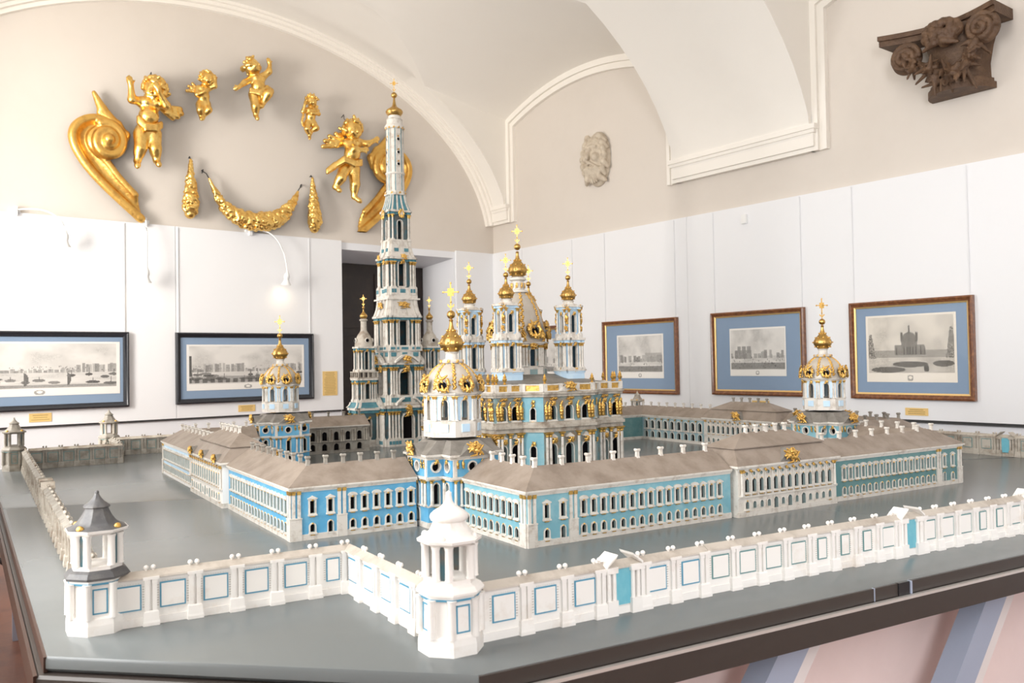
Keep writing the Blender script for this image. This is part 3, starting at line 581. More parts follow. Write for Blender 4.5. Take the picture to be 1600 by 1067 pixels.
def facade(parent, p0, p1, z0, z1, wins, wm, base=0.02, name='wall', corn=0.008, th=0.0, basem=None):
    """wall between two plan points with real openings; outward is to the right of p0->p1"""
    p0, p1 = np.array(p0, float), np.array(p1, float); d = p1 - p0; L = np.linalg.norm(d); a = math.atan2(d[1], d[0])
    holes = []
    for x, zb, key in wins:
        me, w, h = WM[key]; holes.append((x - w / 2, x + w / 2, zb, zb + h))
    xs = sorted({0.0, L, *[q for h in holes for q in h[:2]]}); zs = sorted({z0, z1, *[q for h in holes for q in h[2:]]}); mb = MB()
    for i in range(len(xs) - 1):
        for j in range(len(zs) - 1):
            xc, zc = (xs[i] + xs[i + 1]) / 2, (zs[j] + zs[j + 1]) / 2
            if not any(h[0] < xc < h[1] and h[2] < zc < h[3] for h in holes): mb.add([(xs[i], 0, zs[j]), (xs[i + 1], 0, zs[j]), (xs[i + 1], 0, zs[j + 1]), (xs[i], 0, zs[j + 1])], [(0, 1, 2, 3)], 0)
    if base: mb.box(0, L, -0.004, 0, z0, z0 + base, 1)
    if corn: mb.box(-0.003, L + 0.003, -0.007, 0, z1 - corn, z1, 1); mb.box(0, L, -0.003, 0, z1 - corn * 1.8, z1 - corn, 1)
    T = TR(p0[0], p0[1], 0, a)
    w = build(name, mb, [wm, basem or plaster], parent, M4=T)
    for x, zb, key in wins: link('window', WM[key][0], parent, M4=T @ TR(x, 0, zb))
    return T
def lathe_mesh(name, prof, n, mats, smooth=40, ms=None, rib=None):
    mb = MB()
    if ms is None: mb.lathe(prof, n, rib=rib)
    else:
        for (a, b, m) in ms: mb.lathe(prof[a:b + 1], n, m, caps=(a == 0, b == len(prof) - 1))
    return mb.mesh(name, mats, smooth)
def column_mesh(name, r, h, mats, n=10):
    mb = MB(); mb.box(-r * 1.5, r * 1.5, -r * 1.5, r * 1.5, 0, h * 0.035, 0); mb.lathe([(r * 1.35, h * 0.035), (r * 1.35, h * 0.055), (r * 1.02, h * 0.075), (r, h * 0.3), (r * 0.87, h * 0.87)], n, 0)
    mb.lathe([(r * 0.9, h * 0.87), (r * 1.25, h * 0.9), (r * 1.05, h * 0.92), (r * 1.6, h * 0.97)], n, 1); mb.box(-r * 1.6, r * 1.6, -r * 1.6, r * 1.6, h * 0.97, h, 1)
    return mb.mesh(name, mats, 40)
COLM = {}; CMK = {}
def column(parent, x, y, z, r, h, mats=None, name='column', a=0.0):
    k = (round(r / h, 2), tuple(q.name for q in mats) if mats else 0)
    if k not in COLM: COLM[k] = column_mesh(name, r / h, 1.0, mats or [plaster, gilt])
    return link(name, COLM[k], parent, M4=TR(x, y, z, a, h))
PIL = MB(); PIL.box(-0.0185, 0.0185, -0.006, 0, 0, 0.074, 0)
for i in range(8): PIL.box(-0.0185, 0.0185, -0.0066, -0.005, 0.004 + i * 0.0085, 0.0105 + i * 0.0085, 0)
PIL.box(-0.0195, 0.0195, -0.008, 0, 0.074, 0.078, 0)
for x in (-0.0095, 0.0095): PIL.box(x - 0.0055, x + 0.0055, -0.005, 0, 0.078, 0.16, 0); PIL.box(x - 0.007, x + 0.007, -0.0065, 0, 0.158, 0.170, 1)
PILM = PIL.mesh('pilaster', [plaster, gilt])
CH = MB(); CH.lathe([(0.0125, 0), (0.0095, 0.008), (0.009, 0.026), (0.0135, 0.031), (0.0145, 0.036), (0.011, 0.040)], 4, 0, ph=math.pi / 4); CH.box(-0.006, 0.006, -0.006, 0.006, 0.038, 0.0405, 1)
CHM = {0: CH.mesh('chimney', [plaster, darkin]), 1: CH.mesh('chimney', [plasterg, darkin]), 2: CH.mesh('chimney', [pale_blue, darkin])}
CART = lumps(46, (0.032, 0.014, 0.032), 0.0016, 4, shape=lambda z: 1.05 - 0.55 * max(0, z)).mesh('cartouche', [gilt], 60)
RINGC = lumps(60, (0.024, 0.008, 0.026), 0.0012, 9, hole=0.7).mesh('oculus_cartouche', [gilt], 60)
KEYC = lumps(22, (0.012, 0.006, 0.011), 0.0009, 12, rs=1.7).mesh('keystone_ornament', [gilt], 60)
HERM = lumps(34, (0.006, 0.006, 0.034), 0.0011, 15, shape=lambda z: 1.0, rs=4.2).mesh('herm_figure', [gilt], 60)
def crossm():
    mb = MB()
    mb.box(-0.0022, 0.0022, -0.0016, 0.0016, 0, 0.10); mb.box(-0.026, 0.026, -0.0016, 0.0016, 0.068, 0.0725)
    mb.loft([[(0.016 * math.cos(a) * (1 if k % 2 == 0 else 0.72), y, 0.070 + 0.020 * math.sin(a) * (1 if k % 2 == 0 else 0.72)) for k, a in enumerate([math.tau * i / 16 for i in range(16)])] for y in (-0.0012, 0.0012)])
    for a in (0.785, 2.356, 3.927, 5.498): mb.loft([[(0.010 * math.cos(a - .5), y, 0.07 + 0.010 * math.sin(a - .5)), (0.017 * math.cos(a), y, 0.07 + 0.017 * math.sin(a)), (0.010 * math.cos(a + .5), y, 0.07 + 0.010 * math.sin(a + .5))] for y in (-0.001, 0.001)])
    for x, z in ((-0.027, 0.07), (0.027, 0.07), (0, 0.103)): mb.ball((x, 0, z), (0.004, 0.002, 0.004), 0, 8, 4)
    mb.loft([[(q * math.cos(a), y, 0.026 + q * math.sin(a)) for q, a in [(0.013, math.pi + math.pi * i / 10) for i in range(11)] + [(0.008, math.tau - math.pi * i / 10) for i in range(11)]] for y in (-0.0012, 0.0012)])
    mb.ball((0, 0, 0.034), 0.004, 0, 8, 4); return mb.mesh('cross', [gilt], 40)
CROSS = crossm()
ONION_PROF = [(0.024, 0), (0.026, 0.003), (0.036, 0.012), (0.044, 0.024), (0.0455, 0.034), (0.042, 0.046), (0.033, 0.058), (0.023, 0.068), (0.015, 0.079), (0.010, 0.090), (0.007, 0.103), (0.0065, 0.112), (0.0085, 0.116), (0.005, 0.121)]
def onion_mesh(ribs):
    mb = MB(); mb.lathe(ONION_PROF, 48, 0, rib=(16, -0.06) if ribs else None)
    if ribs:
        for k in range(8):
            a = k / 8 * math.tau
            for r, z in ONION_PROF[2:10:2]: mb.ball(((r + 0.001) * math.cos(a), (r + 0.001) * math.sin(a), z), 0.0042, 1, 6, 4)
    return mb.mesh('onion_dome', [bronze, gilt], 50)
ONION = onion_mesh(True); ONION_P = onion_mesh(False)
BALLM = MB().ball((0, 0, 0), 0.0155, 0, 20, 12).mesh('ball', [bronze], 60)
URN = lathe_mesh('urn_finial', [(0.008, 0), (0.009, 0.004), (0.004, 0.009), (0.010, 0.018), (0.0115, 0.026), (0.006, 0.033), (0.009, 0.036), (0.005, 0.044), (0.001, 0.054)], 10, [gilt])
def spire(parent, x, y, z, s, plain=False, face=0.0, ball_z=0.137, cross_s=1.0):   # onion, ball and cross above a drum
    link('onion_dome', ONION_P if plain else ONION, parent, M4=TR(x, y, z, 0, s)); link('ball', BALLM, parent, M4=TR(x, y, z + ball_z * s, 0, s)); link('cross', CROSS, parent, M4=TR(x, y, z + (ball_z + 0.012) * s, face, s * cross_s))
VIEW = math.radians(-31.8)      # crosses turn their flat side to the room's long axis
# ================================================================== wings and pavilions
ARMS = {'left': ((-1, 0), 1.81, 1.19), 'front': ((0, -1), 1.757, 1.215), 'right': ((1, 0), 1.80, 1.19), 'back': ((0, 1), 1.76, 1.19)}
EAVE, RIDGE, WDT = 0.180, 0.25, 0.18
def armmap(arm, sg):
    d, E, H = ARMS[arm]; l = (-d[1], d[0])
    return (lambda e, t: (d[0] * e + l[0] * t * sg, d[1] * e + l[1] * t * sg)), E, H
def wing(label, arm, sg, wm, e0, t0, side=(), end=(), iside=(), iend=(), pil=(), ipil=(), grime_shade=0, chim=(12, 5), chm=None, basem=None):
    f, E, H = armmap(arm, sg); o = thing('model_wing', label, 'model building', M(0, 0), A_U)
    cx, cy = f(E - WDT / 2, H - WDT / 2)
    def fac(a, b, wins, from_b, m=None):     # wins measured from the outer corner
        p0, p1 = f(*a), f(*b); fb = from_b
        if sg < 0: p0, p1 = p1, p0; fb = not fb
        L = math.dist(p0, p1); return facade(o, p0, p1, 0, EAVE, [((L - x) if fb else x, z, k) for x, z, k in wins], m or wm, basem=basem), L, fb
    bm = basem
    Ts = fac((E, H), (e0, H), side, False); Te = fac((E, t0), (E, H), end, True)
    fac((e0, H - WDT), (E - WDT, H - WDT), iside, True); Ti = fac((E - WDT, H - WDT), (E - WDT, t0), iend, False, dull_blue if (iend and wm is teal) else None)
    for T, L, fb in (Ts, Te):
        for x in (pil[0] if T is Ts[0] else pil[1]) if pil else ():
            link('pilaster', PILM, o, M4=T @ TR((L - x) if fb else x, 0, 0))
    if ipil:
        T, L, fb = Ti
        for x in ipil: column(o, *(T @ Vector(((L - x) if fb else x, -0.006, 0.078))), 0.0045, 0.085, [plasterd, plasterd] if grime_shade else [plaster, gilt])
    # roof: hipped at the corner, gabled where it meets its neighbours
    ov = 0.012; z0, zr = EAVE, RIDGE; mb = MB()
    V = {'a0': (e0, H + ov), 'a1': (E + ov, H + ov), 'a2': (E + ov, t0), 'b0': (e0, H - WDT - ov), 'b1': (E - WDT - ov, H - WDT - ov), 'b2': (E - WDT - ov, t0), 'r0': (e0, H - WDT / 2), 'r1': (E - WDT / 2, H - WDT / 2), 'r2': (E - WDT / 2, t0)}
    P = {k: (*f(*v), zr if k[0] == 'r' else z0 + 0.004) for k, v in V.items()}; Q = {k: (*f(*v), z0 - 0.002) for k, v in V.items()}
    def q(*ks, m=0): mb.add([P[k] if isinstance(k, str) else k for k in ks], [tuple(range(len(ks)))], m)
    q('a0', 'a1', 'r1', 'r0'); q('a1', 'a2', 'r2', 'r1'); q('b1', 'b0', 'r0', 'r1'); q('b2', 'b1', 'r1', 'r2'); q('a0', 'r0', 'b0'); q('a2', 'r2', 'b2')
    for a, b in (('a0', 'a1'), ('a1', 'a2'), ('b0', 'b1'), ('b1', 'b2')): mb.add([Q[a], Q[b], P[b], P[a]], [(0, 1, 2, 3)], 1)
    mb.add([Q['a0'], Q['a1'], Q['b1'], Q['b0']], [(0, 1, 2, 3)], 1); mb.add([Q['a1'], Q['a2'], Q['b2'], Q['b1']], [(0, 1, 2, 3)], 1)
    build('roof', mb, [roofm, plaster], o)
    ge = f(e0, H); gi = f(e0, H - WDT)
    m2 = MB(); m2.add([(*ge, 0), (*gi, 0), (*gi, EAVE), (*ge, EAVE)], [(0, 1, 2, 3)]); a_, b_ = f(E, t0), f(E - WDT, t0); m2.add([(*a_, 0), (*b_, 0), (*b_, EAVE), (*a_, EAVE)], [(0, 1, 2, 3)]); build('end_wall', m2, wm, o)
    n1, n2 = chim
    for i in range(n1): x, y = f(E - WDT / 2, t0 + 0.04 + (H - WDT / 2 - t0 - 0.04) * i / max(1, n1 - 1)); link('chimney', chm or CHM[grime_shade], o, M4=TR(x, y, RIDGE - 0.006, 0, 0.88))
    for i in range(n2): x, y = f(e0 + 0.05 + (E - WDT / 2 - e0 - 0.05) * i / n2, H - WDT / 2); link('chimney', chm or CHM[grime_shade], o, M4=TR(x, y, RIDGE - 0.006, 0, 0.88))
    return o
def rows(x0, n, dx, k=''):
    return [(x0 + i * dx, 0.09, 'up%s_%s' % (k, 'tri' if i % 2 else 'seg')) for i in range(n)] + [(x0 + i * dx, 0.026, 'low' + k) for i in range(n)]
two = [(0.075, 0.09, 'up_tri'), (0.140, 0.09, 'up_tri'), (0.075, 0.026, 'low'), (0.140, 0.014, 'lowdoor')]
def arcs(x0, n, dx, t=''): return [(x0 + i * dx, 0.087, 'arc_up' + t) for i in range(n)] + [(x0 + i * dx, 0.018, 'arc_low' + t) for i in range(n)]
T0 = 0.335
wing('bright blue model wing with L-shaped beige roof, left of the front corner church', 'left', 1, sky_blue, 1.338, T0, side=two + rows(0.222, 6, 0.0455), end=rows(0.05, 19, 0.042, 'A'), pil=((0.018, 0.182), (0.012,)), chim=(10, 5), grime_shade=1, iend=arcs(0.05, 8, 0.078, 't'))  # darker chimney copy paints in the shade on this ridge
wing('pale blue-white model wing at the far end of the left facade', 'left', -1, ice_blue, 1.31, T0, side=two, end=rows(0.05, 19, 0.042, 'A'), pil=((0.018,), (0.012,)), chim=(9, 5), basem=plasterw, iend=arcs(0.05, 8, 0.078, 't'))
wing('light blue model wing at the front, directly right of the front corner church', 'front', -1, pale_blue, 1.338, 0.30, side=rows(0.06, 9, 0.0415, 'A'), end=two + rows(0.225, 16, 0.042), pil=((0.018,), (0.018, 0.182)), chim=(8, 4), iend=arcs(0.05, 8, 0.078, 't'))
wing('teal-green model wing at the right end of the long front facade', 'front', 1, teal, 1.265, 0.30, side=two, end=two + rows(0.225, 16, 0.042), pil=((0.018,), (0.018, 0.182)), chim=(8, 4), iend=arcs(0.05, 8, 0.078, 't'))
wing('far right model wing with pale arcaded courtyard face, beside the cathedral', 'right', 1, teal, 1.30, T0, iend=arcs(0.045, 9, 0.072, 't'), ipil=[0.081 + 0.072 * i for i in range(8)], chim=(9, 4), grime_shade=0)
wing('beige-roofed model wing behind the right domed church', 'right', -1, teal, 1.265, T0, iend=arcs(0.045, 9, 0.072, 't'), ipil=[0.081 + 0.072 * i for i in range(8)], chim=(9, 4), grime_shade=1)
wing('grimy grey arcaded model wing attached to the left of the bell tower', 'back', 1, plasterg, 1.31, 0.38, iend=arcs(0.05, 7, 0.084), ipil=[x for i in range(7) for x in (0.084 + 0.084 * i, 0.1 + 0.084 * i)], chim=(7, 3), grime_shade=1, basem=plasterg)
wing('grimy arcaded model wing behind the cathedral, right of the bell tower', 'back', -1, plasterg, 1.31, 0.38, iend=arcs(0.05, 7, 0.084), ipil=[x for i in range(7) for x in (0.084 + 0.084 * i, 0.1 + 0.084 * i)], chim=(7, 3), grime_shade=1, basem=plasterg)
CAPM = lumps(14, (0.009, 0.006, 0.008), 0.001, 41, rs=1.8).mesh('gilt_capital', [gilt], 60)
def pavilion(label, arm, wm, hw, ncart, inner=False):
    f, E, H = armmap(arm, 1); o = thing('model_pavilion', label, 'model building', M(0, 0), A_U)
    e1, e2 = E + 0.022, E - WDT - 0.03; zc = 0.188; h = hw - 0.017
    def wins(L):
        n = 13; dx = (L - 0.05) / n; out = []
        for i in range(n):
            x = 0.025 + dx * (i + 0.5); out += [(x, 0.092, 'pav_up'), (x, 0.155, 'pav_oc'), (x, 0.012, 'pav_door') if i in (4, 6, 8) else (x, 0.03, 'low' if i in (0, 12) else 'pav_low')]
        return out
    fs = [((e1, -h), (e1, h), True), ((e1, h), (e2, h), False), ((e2, h), (e2, -h), inner), ((e2, -h), (e1, -h), False)]
    for a, b, w in fs:
        p0, p1 = f(*a), f(*b); L = math.dist(p0, p1); T = facade(o, p0, p1, 0, zc, wins(L) if w else [], wm)
        if w:
            m = MB(); m.box(0, L, -0.006, 0, 0.072, 0.078)
            for i in range(14): m.box(0.025 + (L - 0.05) / 13 * i - 0.0035, 0.025 + (L - 0.05) / 13 * i + 0.0035, -0.005, 0, 0.078, 0.168)
            build('order', m, plaster, o, M4=T)
            for i in range(14): link('gilt_capital', CAPM, o, M4=T @ TR(0.025 + (L - 0.05) / 13 * i, -0.006, 0.172))
            for x in (0.015, L - 0.015): column(o, *(T @ Vector((x, -0.006, 0.078))), 0.005, 0.1)
            for k in range(ncart):
                x = L / 2 + (k - (ncart - 1) / 2) * L * 0.38; s = 1.0 if ncart == 1 else 0.62
                m = MB(); m.add([(-0.07 * s, -0.012, 0), (0.07 * s, -0.012, 0), (0, -0.012, 0.058 * s), (-0.07 * s, 0.03, 0), (0.07 * s, 0.03, 0), (0, 0.06, 0.058 * s)], [(0, 1, 2), (1, 4, 5, 2), (3, 0, 2, 5), (0, 3, 4, 1)], 0); build('gable', m, roofg, o, M4=T @ TR(x, 0, zc))
                link('cartouche', CART, o, M4=T @ TR(x, -0.016, zc + 0.03 * s, 0, (1.25 * s, 1, 1.05 * s)))
    mb = MB(); ov = 0.014
    def rg(de, dt, z): return [(*f(*p), z) for p in ((e1 + ov - de, -h - ov + dt), (e1 + ov - de, h + ov - dt), (e2 - ov + de, h + ov - dt), (e2 - ov + de, -h - ov + dt))]
    mb.loft([rg(0, 0, zc - 0.002), rg(0, 0, zc + 0.006)], 1, caps=(True, False)); mb.loft([rg(0.0, 0.0, zc + 0.006), rg(0.058, 0.045, 0.252)], 0, caps=(False, False)); mb.loft([rg(0.05, 0.037, 0.252), rg(0.05, 0.037, 0.2555), rg(0.056, 0.043, 0.2555)], 0, caps=(True, False))
    r = rg(0.05, 0.037, 0.2555); ec = (e1 + e2) / 2; ra, rb = (*f(ec, -h + 0.15), 0.306), (*f(ec, h - 0.15), 0.306)
    mb.add(r + [ra, rb], [(0, 1, 5, 4), (1, 2, 5), (2, 3, 4, 5), (3, 0, 4)], 0); build('roof', mb, [roofm, plaster], o)
    for i in range(5): x, y = f(ec, (-h + 0.17) + (2 * h - 0.34) * i / 4); link('chimney', CHM[0 if arm != 'right' else 1], o, M4=TR(x, y, 0.301, 0, 0.85))
    return o
pavilion('white model pavilion with three gilded crests in the middle of the left facade', 'left', plasterw, T0, 3, True)
pavilion('cream model pavilion with one gilded crest in the middle of the long front facade', 'front', plaster, 0.30, 1, True)
pavilion('far model pavilion with lit mansard roof and gilded crest across the courtyard', 'right', plaster, T0, 1, True)
# ================================================================== corner churches
DRW, _, _ = wmesh('drum', [plaster, gilt, darkin, plasterd], 0.026, 0.066, fr=0.004, pane=False, sill=False, gold_k=False, dp=0.006)
wmesh('chu_arch', WMT, 0.022, 0.075, fr=0.005); wmesh('chu_oc', [plaster, gilt, darkin, plaster], 0.032, 0.032, fr=0.006, sill=False, gold_k=False, rnd=True)
def dome_prof(r, h, n=10, p=1.0): return [(r * math.cos(i / n * math.pi / 2 * 0.86) ** p, h * math.sin(i / n * math.pi / 2 * 0.86) / math.sin(math.pi / 2 * 0.86)) for i in range(n + 1)]
def drum_dome(o, x0, y0, z0, R, hd, dome_h, s, wkey, cols=2, name='drum', wallm=ice_blue, nr=8):
    """eight-sided drum with arched openings, columns, ribbed dome and ring ornaments"""
    m = MB(); half = R * math.sin(math.pi / 8); ap = R * math.cos(math.pi / 8)
    me, ww, wh = WM[wkey]; zb = z0 + hd * 0.30; sc_ = hd * 0.52 / wh
    octa = [(R * math.cos(math.pi / 8 + k * math.pi / 4), R * math.sin(math.pi / 8 + k * math.pi / 4)) for k in range(8)]
    B = MB()
    def orng(q, z): return [(x0 + x * q, y0 + y * q, z) for x, y in octa]
    B.loft([orng(1.06, z0 - 0.02), orng(1.06, z0 + hd * 0.26), orng(1.02, z0 + hd * 0.28)], 0, caps=(True, True)); B.loft([orng(0.80, z0), orng(0.80, z0 + hd * 0.3)], 2, caps=(False, True))
    B.loft([orng(1.0, z0 + hd * 0.90), orng(1.05, z0 + hd * 0.90), orng(1.06, z0 + hd * 0.95), orng(1.13, z0 + hd * 0.96), orng(1.15, z0 + hd), orng(0.98, z0 + hd * 1.02)], 1, caps=(True, True))
    build(name, B, [plaster, plaster, plasterd], o)
    for k in range(8):
        a = k * math.pi / 4 + math.pi / 2; T = TR(x0, y0, 0, a) @ TR(-half, -ap, 0)
        w = ww * sc_ * 0.9; L = 2 * half; B = MB()
        for xa, xb, za, zz in ((0, L / 2 - w / 2, zb, z0 + hd * .9), (L / 2 + w / 2, L, zb, z0 + hd * .9), (L / 2 - w / 2, L / 2 + w / 2, zb + wh * sc_, z0 + hd * .9)): B.add([(xa, 0, za), (xb, 0, za), (xb, 0, zz), (xa, 0, zz)], [(0, 1, 2, 3)], 0)
        build('drum_wall', B, wallm, o, M4=T); link('window', me, o, M4=T @ TR(L / 2, 0, zb, 0, (sc_ * 0.9, 1, sc_)))
        B = MB(); B.box(L * 0.3, L * 0.7, -0.0045 - 0.06 * R, 0, z0, z0 + hd * 0.2); build('drum_panel', B, wallm, o, M4=T)
        link('keystone_ornament', KEYC, o, M4=T @ TR(L / 2, -0.004, zb + wh * sc_ + hd * 0.05, 0, s * 0.9))
        for j in range(cols):
            off = (j - (cols - 1) / 2) * R * 0.11; ca = a - math.pi / 2 + math.pi / 8; px, py = R * 0.99 * math.cos(ca) - off * math.sin(ca), R * 0.99 * math.sin(ca) + off * math.cos(ca)
            column(o, x0 + px, y0 + py, z0 + hd * 0.28, R * 0.045, hd * 0.64, None, a=ca)
    zd = z0 + hd * 1.01; B = MB(); pr = dome_prof(R * 0.98, dome_h); B.lathe(pr, 32, 0, (x0, y0, zd), caps=(True, True)); build('dome', B, domesil, o, 40)
    for k in range(8):
        a = k * math.pi / 4 + math.pi / 8; B = MB()
        for i in range(3, len(pr) * 3 - 3):
            q = i / 3; j = min(int(q), len(pr) - 2); fq = q - j; r = pr[j][0] * (1 - fq) + pr[j + 1][0] * fq; z = pr[j][1] * (1 - fq) + pr[j + 1][1] * fq
            wob = 0.008 * R / 0.1 * math.sin(i * 1.9); B.ball((r * math.cos(a) - wob * 0.4 * math.sin(a), r * math.sin(a) + wob * 0.4 * math.cos(a), z), (0.0058 * R / 0.1) * (1.15 - 0.045 * q), 0, 6, 4)
        build('dome_rib', B, gilt, o, 60, M4=TR(x0, y0, zd))
        a = k * math.pi / 4; r = R * 1.0; T = TR(x0 + r * math.cos(a), y0 + r * math.sin(a), zd + max(dome_h * 0.2, 0.026 * s), a + math.pi / 2) @ Matrix.Rotation(math.radians(-8), 4, 'X')
        B = MB(); B.lathe([(0.014 * s, 0), (0.014 * s, 0.012 * s)], 14, 0); B.lathe([(0.016 * s, 0.0), (0.021 * s, 0.006 * s), (0.016 * s, 0.014 * s)], 14, 1, caps=(False, False)); B.move(Matrix.Rotation(math.radians(90), 4, 'X')); build('oculus', B, [darkin, plaster], o, 40, M4=T)
        link('oculus_cartouche', RINGC, o, M4=T @ TR(0, -0.010 * s, 0.004, 0, (s * 1.12, s * 1.3, s * 1.15)))
    zt = zd + dome_h; return zt
def church(label, u, v, wm, tone=1.0):
    o = thing('model_church', label, 'model building', M(u, v), A_U); a, b, zt, zm = 0.085, 0.150, 0.262, 0.178
    P = [(-b, -a), (-a, -a), (-a, -b), (a, -b), (a, -a), (b, -a), (b, a), (a, a), (a, b), (-a, b), (-a, a), (-b, a)]
    for i in range(12):
        p0, p1 = P[i], P[(i + 1) % 12]; L = math.dist(p0, p1); big = L > 0.1
        if big: w = [(L / 2, 0.085, 'chu_arch'), (L / 2, 0.205, 'chu_oc'), (L / 2, 0.02, 'arc_lowt')]
        else: w = [(L / 2, 0.085, 'chu_arch'), (L / 2, 0.205, 'chu_oc')]
        T = facade(o, p0, p1, 0, zt, w, wm)
        B = MB(); B.box(-0.006, L + 0.006, -0.010, 0, zm, zm + 0.008); B.box(-0.003, L + 0.003, -0.006, 0, zm - 0.006, zm); B.box(0, L, -0.004, 0, 0.075, 0.08)
        if big:
            for x in (0.012, L - 0.012): B.box(x - 0.008, x + 0.008, -0.004, 0, zm + 0.008, zt - 0.01)
        build('cornice', B, plaster, o, M4=T)
        for x in ((0.012, 0.036, L - 0.036, L - 0.012) if big else (0.012,)): column(o, *(T @ Vector((x, -0.006, 0.08))), 0.0055, zm - 0.083)
        if big:
            for x in (0.022, 0.045, L - 0.045, L - 0.022): link('herm_figure', HERM, o, M4=T @ TR(x, -0.004, zm + 0.055, 0, (0.7, 0.7, 0.62)))
            link('keystone_ornament', KEYC, o, M4=T @ TR(L / 2, -0.005, 0.168, 0, 1.1))
        else: link('keystone_ornament', KEYC, o, M4=T @ TR(L / 2, -0.005, 0.240, 0, 0.8))
    # swept roof, four low gables with gilded crests
    B = MB(); ov = 0.014
    R0 = [((x + ov * (1 if x > 0 else -1), y + ov * (1 if y > 0 else -1)) if max(abs(x), abs(y)) > a + 1e-6 else (x + ov * (1 if x > 0 else -1), y + ov * (1 if y > 0 else -1))) for x, y in P]
    # densify each side so that the eaves can sag between the corners
    def dens(z_mid, q, zc):
        out = []
        for i in range(12):
            p, r = R0[i], R0[(i + 1) % 12]
            for k in range(4):
                t_ = k / 4; x, y = p[0] + (r[0] - p[0]) * t_, p[1] + (r[1] - p[1]) * t_; out.append((x * q, y * q, zc))
        return out
    B.loft([dens(0, 1, zt - 0.003), dens(0, 1, zt + 0.005)], 1, caps=(True, False)); B.loft([dens(0, 1, zt + 0.005), dens(0, 0.86, zt + 0.020), dens(0, 0.72, zt + 0.036), dens(0, 0.60, zt + 0.052)], 0, caps=(False, True))
    build('roof', B, [roofg, plaster], o, 25)
    for k in range(4):
        T = TR(0, 0, 0, k * math.pi / 2) @ TR(0, -b - 0.012, zt); B = MB(); g = 0.062
        B.add([(-g, -0.006, 0), (g, -0.006, 0), (0, -0.006, 0.045), (-g, 0.05, 0.0), (g, 0.05, 0.0), (0, 0.09, 0.045)], [(0, 1, 2), (1, 4, 5, 2), (3, 0, 2, 5)], 0); build('gable', B, roofg, o, M4=T); link('cartouche', CART, o, M4=T @ TR(0, -0.014, 0.026, 0, (1.0, 1, 0.95)))
    zt2 = drum_dome(o, 0, 0, 0.345, 0.105, 0.145, 0.115, 0.95, 'drum')
    B = MB(); B.lathe([(0.034, -0.008), (0.044, -0.004), (0.047, 0.003), (0.038, 0.007), (0.024, 0.012), (0.022, 0.03), (0.028, 0.037), (0.020, 0.042)], 16, 0, (0, 0, zt2)); build('lantern_neck', B, plaster, o, 40)
    for k in range(8): a_ = k * math.pi / 4; link('keystone_ornament', KEYC, o, M4=TR(0.044 * math.cos(a_), 0.044 * math.sin(a_), zt2 + 0.002, a_ + math.pi / 2, 0.6))
    spire(o, 0, 0, zt2 + 0.036, 1.06, face=VIEW); return o
church('sky-blue domed model church in the front re-entrant corner, nearest of the churches', -1.172, -1.172, sky_blue)
church('domed model church on the left in front of the embankment engraving', -1.14, 1.14, sky_blue)
church('domed model church on the right between the two right-hand pictures', 1.09, -1.09, pale_blue)
